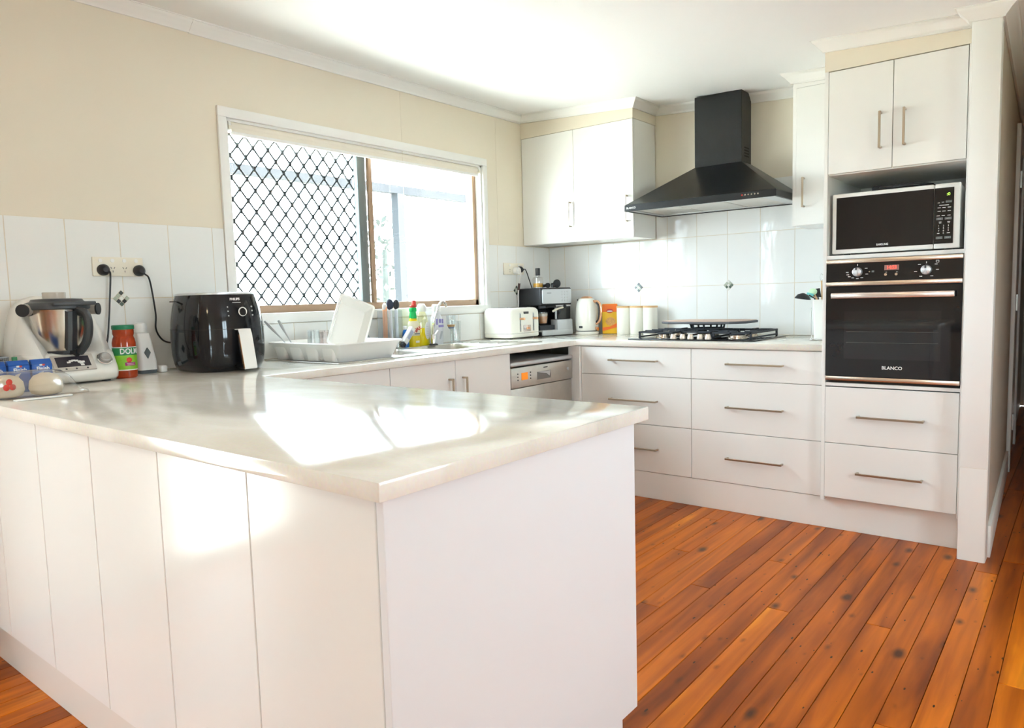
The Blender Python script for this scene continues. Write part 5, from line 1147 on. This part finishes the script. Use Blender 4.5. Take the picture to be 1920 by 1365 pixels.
L(MB().tube([(0.09, -0.066, 0.196), (HF+0.01, -0.020, 0.198)], 0.009, 10)).build('filter_handle', M_blackp, t)
t2 = tag(bpy.data.objects.new('latte_glass', None), 'small glass of milky coffee under the espresso machine spout', 'glass'); COL.objects.link(t2)
gp = ROOTM[t.name] @ Vector((0.058, -0.068, 0.0)); t2.location = (gp.x, gp.y, ZC+0.0725); ROOTM[t2.name] = Matrix.Translation(t2.location)
gz = ZC+0.0726
L2 = (gp.x, gp.y, gz)
MB().lathe([(0.026, 0.0), (0.028, 0.003), (0.036, 0.088), (0.034, 0.088), (0.0265, 0.012), (0.001, 0.010)], L2, 24, cap=False).build('glass_wall', M_clear, t2)
MB().lathe([(0.0255, 0.0125), (0.0308, 0.060)], L2, 24).build('coffee', mat('latte', (0.78, 0.33, 0.13), 0.3, var=0.15, scale=40), t2)
MB().lathe([(0.0309, 0.0602), (0.0326, 0.078)], L2, 24).build('milk_foam', mat('milk_foam', (0.80, 0.62, 0.48), 0.6), t2)
plug(t, -0.385, 1.356, [(0.05, -0.372, 1.358), (0.040, -0.335, 1.350), (0.030, -0.277, 1.267), (0.028, -0.240, 1.191), (0.026, -0.24, 1.10), (0.028, -0.25, 1.00), (0.045, -0.27, 0.95)])
# things on top of the espresso machine
ztop = ZC+0.3253
q = ROOTM[t.name] @ Vector((0.02, -0.075, 0))
t3 = thing('syrup_bottle', 'square glass bottle of golden syrup with tall black cap', 'bottle', (q.x, q.y, ztop))
MB().lathe([(0.031, 0.002), (0.033, 0.006), (0.033, 0.062), (0.030, 0.072), (0.014, 0.078), (0.013, 0.088)], (q.x, q.y, ztop), 28, power=3.0).build('glass_wall', thin_glass('bottle_glass', (0.93, 0.93, 0.91), 0.15, 0.02), t3)
MB().lathe([(0.0285, 0.006), (0.0290, 0.032)], (q.x, q.y, ztop), 28, power=3.0).build('syrup', mat('golden_syrup', (0.85, 0.42, 0.01), 0.1), t3)
MB().lathe([(0.0155, 0.085), (0.0160, 0.088), (0.0160, 0.132), (0.0145, 0.135)], (q.x, q.y, ztop), 22).build('cap', M_blackp, t3)
MB().lathe([(0.0335, 0.0), (0.0335, 0.003)], (q.x, q.y, ztop), 28, power=3.0).build('base', M_clear, t3)
for (lx, ly, r, lb_) in ((0.05, -0.018, 0.017, 'small black coffee scoop lying beside the syrup bottle'), (0.06, 0.055, 0.028, 'black coffee tamper lying on its side on the espresso machine')):
    p = ROOTM[t.name] @ Vector((lx, ly, 0)); 
    o = thing('coffee_tamper' if r > 0.02 else 'coffee_scoop', lb_, 'coffee tool', (p.x, p.y, ztop))
    D = (Matrix.Rotation(-0.28, 3, 'Z') @ Vector((1, 0, 0)))
    p = Vector((p.x, p.y, 0))
    MB().cyl(p+Vector((0, 0, ztop+r+0.0002))-D*0.004, p+Vector((0, 0, ztop+r+0.0002))+D*0.012, r, n=26).build('head', M_blackp, o, bevel=0.002)
    MB().tube([p+Vector((0, 0, ztop+r))-D*0.004, p+Vector((0, 0, ztop+r*0.8))-D*0.05], 0.010, 10, radii=[0.009, 0.012]).build('handle', M_blackp, o)
    if r > 0.02: MB().tube([p+Vector((0, -0.03, ztop+0.011)), p+Vector((0, -0.055, ztop+0.011))], 0.010, 10).build('side_grip', M_blackp, o)

# ---- kettle
KX, KY = 0.412, -0.145
t = thing('kettle', 'cream kettle with rose gold lid and handle', 'kettle', (KX, KY, ZC))
MB().lathe([(0.076, 0.0), (0.080, 0.004), (0.080, 0.016), (0.074, 0.021)], (KX, KY, ZC), 32).build('power_base', M_cream, t)
MB().lathe([(0.072, 0.021), (0.072, 0.026)], (KX, KY, ZC), 32).build('base_ring', M_blackp, t)
MB().lathe([(0.073, 0.026), (0.077, 0.034), (0.079, 0.07), (0.0785, 0.13), (0.075, 0.18), (0.068, 0.215), (0.055, 0.240), (0.044, 0.247)], (KX, KY, ZC), 36).build('body', M_cream, t, ang=50)
ld = MB().lathe([(0.046, 0.245), (0.043, 0.250), (0.030, 0.258), (0.010, 0.262)], (KX, KY, ZC), 28).build('lid', M_copper, t)
hd = (Vector((0.80, -0.05, 0))).normalized()
kp = lambda r, z: Vector((KX, KY, ZC+z))+hd*r
MB().tube(smooth_path([kp(0.060, 0.222), kp(0.092, 0.222), kp(0.113, 0.20), kp(0.118, 0.15), kp(0.108, 0.10), kp(0.090, 0.080), kp(0.078, 0.075)]), 0.0085, 10, flat=1.5).build('handle', M_copper, t)
MB().tube(smooth_path([kp(0.080, 0.215), kp(0.098, 0.195), kp(0.103, 0.15), kp(0.094, 0.10), kp(0.079, 0.085)]), 0.006, 8, flat=2.0).build('handle_inner', M_blackp, t)
sd = -hd
MB().tube([Vector((KX, KY, ZC+0.222))+sd*0.050, Vector((KX, KY, ZC+0.240))+sd*0.074], 0.014, 10, radii=[0.018, 0.010]).build('spout', M_chrome, t)
MB().tube([kp(0.076, 0.040), kp(0.092, 0.037)], 0.010, 10, flat=1.6).build('switch', M_copper, t)
a_ = math.atan2(CAM.y-KY, CAM.x-KX)-0.75
wv = [(KX+0.0797*math.cos(a_+i*0.06), KY+0.0797*math.sin(a_+i*0.06)) for i in range(7)]
MB().add([(x, y, ZC+0.045) for x, y in wv]+[(x, y, ZC+0.060) for x, y in wv], [(i, i+1, 8+i, 7+i) for i in range(6)]).build('badge', M_txtk, t)

# ---- orange food pouch
t = thing('food_pouch', 'orange and yellow food packet beside the kettle', 'packet', (0.548, -0.060, ZC))
Mp = Matrix.Translation((0.548, -0.066, ZC)) @ Matrix.Rotation(0.52, 4, 'Z')
M_or, M_ye = mat('packet_orange', (0.85, 0.16, 0.005), 0.35, var=0.1), mat('packet_yellow', (0.85, 0.50, 0.02), 0.35, var=0.12, scale=30)
B(-0.052, -0.022, 0.0005, 0.052, 0.022, 0.205).xf(Mp).build('pack_body', M_ye, t, bevel=0.006)
B(-0.050, -0.0232, 0.150, 0.050, -0.0215, 0.203).xf(Mp).build('orange_top', M_or, t)
MB().prism([(-0.050, 0.02), (0.050, 0.045), (0.050, 0.075), (0.0, 0.050), (-0.050, 0.045)], 'y', -0.0236, -0.0218).xf(Mp).build('orange_swoosh', M_or, t)
def disc(cx, cz, rx, rz_, y, name, m_): MB().prism([(cx+rx*math.cos(i*PI/12), cz+rz_*math.sin(i*PI/12)) for i in range(24)], 'y', y, y+0.002).xf(Mp).build(name, m_, t)
disc(0.0, 0.157, 0.024, 0.014, -0.0246, 'emblem', M_red); disc(0.0, 0.155, 0.020, 0.005, -0.0252, 'emblem_band', M_txtw)
disc(0.005, 0.085, 0.034, 0.028, -0.0240, 'biscuit_picture', mat('biscuit', (0.70, 0.38, 0.12), 0.6, var=0.4, scale=120))
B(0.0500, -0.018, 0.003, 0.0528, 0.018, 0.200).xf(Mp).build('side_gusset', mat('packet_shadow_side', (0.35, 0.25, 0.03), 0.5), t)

# ---- three canisters
def canister(x, y, label):
    t = thing('storage_canister', label, 'canister', (x, y, ZC), group='white canisters with bamboo lids')
    MB().lathe([(0.046, 0.0), (0.048, 0.003), (0.048, 0.176)], (x, y, ZC), 32).build('body', M_cream, t)
    MB().lathe([(0.0485, 0.176), (0.0492, 0.178), (0.0492, 0.186), (0.047, 0.188)], (x, y, ZC), 32).build('lid', M_bamboo, t)
for x, y, l_ in ((0.664, -0.078, 'white canister with bamboo lid touching the orange packet'), (0.764, -0.078, 'white canister with bamboo lid in the middle of three'), (0.868, -0.088, 'white canister with bamboo lid beside the cooktop')): canister(x, y, l_)

# ---- utensil holder beside the oven cabinet
UX, UY = 2.040, -0.415
t = thing('utensil_holder', 'tall white utensil holder against the oven cabinet', 'utensil holder', (UX, UY, ZC))
MB().loft([[(UX+x, UY+y, ZC+z) for x, y in rrect(-w, -w, w, w, 0.014, 4)] for w, z in ((0.038, 0.008), (0.046, 0.213), (0.043, 0.213), (0.036, 0.014))]).build('pot', M_whiteg, t, ang=45)
MB().tube([(UX+0.062*math.cos(i*PI/14), UY+0.062*math.sin(i*PI/14), ZC+0.004) for i in range(28)], 0.0038, 6, closed=True).build('stand_ring', M_chrome, t)
MB().lathe([(0.036, 0.001), (0.036, 0.0085)], (UX, UY, ZC), 20).build('stand_foot', M_chrome, t)
MB().tube([(UX-0.055, UY-0.01, ZC+0.004), (UX-0.055, UY-0.01, ZC+0.17)], 0.003, 6).build('stand_rod', M_chrome, t)
def utensil(name, label, base, rim, tip, m_h, head):
    o = thing(name, label, 'utensil', (UX, UY, ZC+0.016))
    MB().tube([(base[0], base[1], ZC+0.0185), (rim[0], rim[1], 1.118), tip], 0.0038, 8).build('handle', m_h, o); head(o)
utensil('soup_ladle', 'black soup ladle hooked over the holder rim', (2.020, -0.440), (2.006, -0.446), (1.988, -0.478, 1.136), M_blackp,
        lambda o: MB().lathe([(0.006, 0.0), (0.026, 0.008), (0.038, 0.024), (0.040, 0.030), (0.037, 0.030), (0.024, 0.012), (0.001, 0.005)], (0, 0, 0), 22, cap=False).xf(Matrix.Translation((1.966, -0.503, 1.148)) @ Matrix.Rotation(PI+0.15, 4, 'Y')).build('bowl', M_blackp, o))
utensil('turquoise_spatula', 'turquoise silicone spatula leaning out of the holder', (2.020, -0.430), (2.006, -0.433), (1.990, -0.450, 1.136), M_bamboo,
        lambda o: MB().prism([(1.962, 1.124), (1.995, 1.121), (2.004, 1.142), (1.968, 1.152)], 'y', -0.453, -0.447).build('blade', mat('turquoise_silicone', (0.20, 0.62, 0.60), 0.5), o, bevel=0.002))
utensil('mint_spoon', 'pale green spoon standing in the utensil holder', (2.020, -0.419), (2.008, -0.420), (1.998, -0.430, 1.146), M_bamboo,
        lambda o: MB().sphere((1.992, -0.432, 1.154), 0.022, sx=1.0, sy=0.3, sz=0.8).build('bowl', mat('mint_plastic', (0.55, 0.74, 0.50), 0.5), o))
utensil('slotted_turner', 'black slotted turner standing in the utensil holder', (2.022, -0.406), (2.012, -0.406), (2.006, -0.408, 1.150), M_blackp,
        lambda o: MB().prism([(1.972, 1.130), (2.028, 1.124), (2.020, 1.172), (1.990, 1.167)], 'y', -0.411, -0.406).build('blade', M_blackp, o, bevel=0.001))
utensil('wooden_whisk', 'wooden handled whisk with wire loop in the utensil holder', (2.036, -0.397), (2.028, -0.396), (2.025, -0.396, 1.21), M_bamboo,
        lambda o: MB().tube([(2.025+0.008*math.cos(a), -0.396, 1.228+0.018*math.sin(a)) for a in [j*PI/8 for j in range(16)]], 0.0015, 5, closed=True).build('wire_loop', M_chrome, o))
utensil('wooden_spoon', 'wooden spoon with dark tip standing against the oven cabinet', (2.048, -0.388), (2.044, -0.386), (2.042, -0.386, 1.21), M_bamboo,
        lambda o: MB().tube([(2.042, -0.386, 1.21), (2.042, -0.386, 1.245)], 0.0055, 8).build('tip', mat('dark_tip', (0.10, 0.11, 0.13), 0.5), o))

# ---- ceiling light and dining table behind the camera
t = thing('ceiling_light', 'round oyster ceiling light in the dining area', 'ceiling light', (1.9, -5.6, CZ(1.9)-0.1))
MB().lathe([(0.19, -0.02), (0.19, 0.01)], (1.9, -5.6, CZ(1.9)-0.015), 32).build('rim', M_chrome, t)
MB().lathe([(0.02, -0.095), (0.09, -0.085), (0.15, -0.055), (0.18, -0.015)], (1.9, -5.6, CZ(1.9)-0.02), 32).build('glass_shade', mat('lit_opal_glass', (0.9, 0.85, 0.7), 0.4, emit=(1.0, 0.80, 0.50), estr=6.0), t)
t = thing('dining_table', 'dark timber dining table behind the camera', 'table', (1.55, -5.9, 0))
M_tim = mat('dark_timber', (0.07, 0.04, 0.025), 0.4, var=0.3, scale=12)
B(0.75, -6.35, 0.71, 2.35, -5.45, 0.75).build('tabletop', M_tim, t, bevel=0.004)
for xx in (0.82, 2.28):
    for yy in (-6.28, -5.52): B(xx-0.035, yy-0.035, 0, xx+0.035, yy+0.035, 0.71).build('leg', M_tim, t, bevel=0.003)
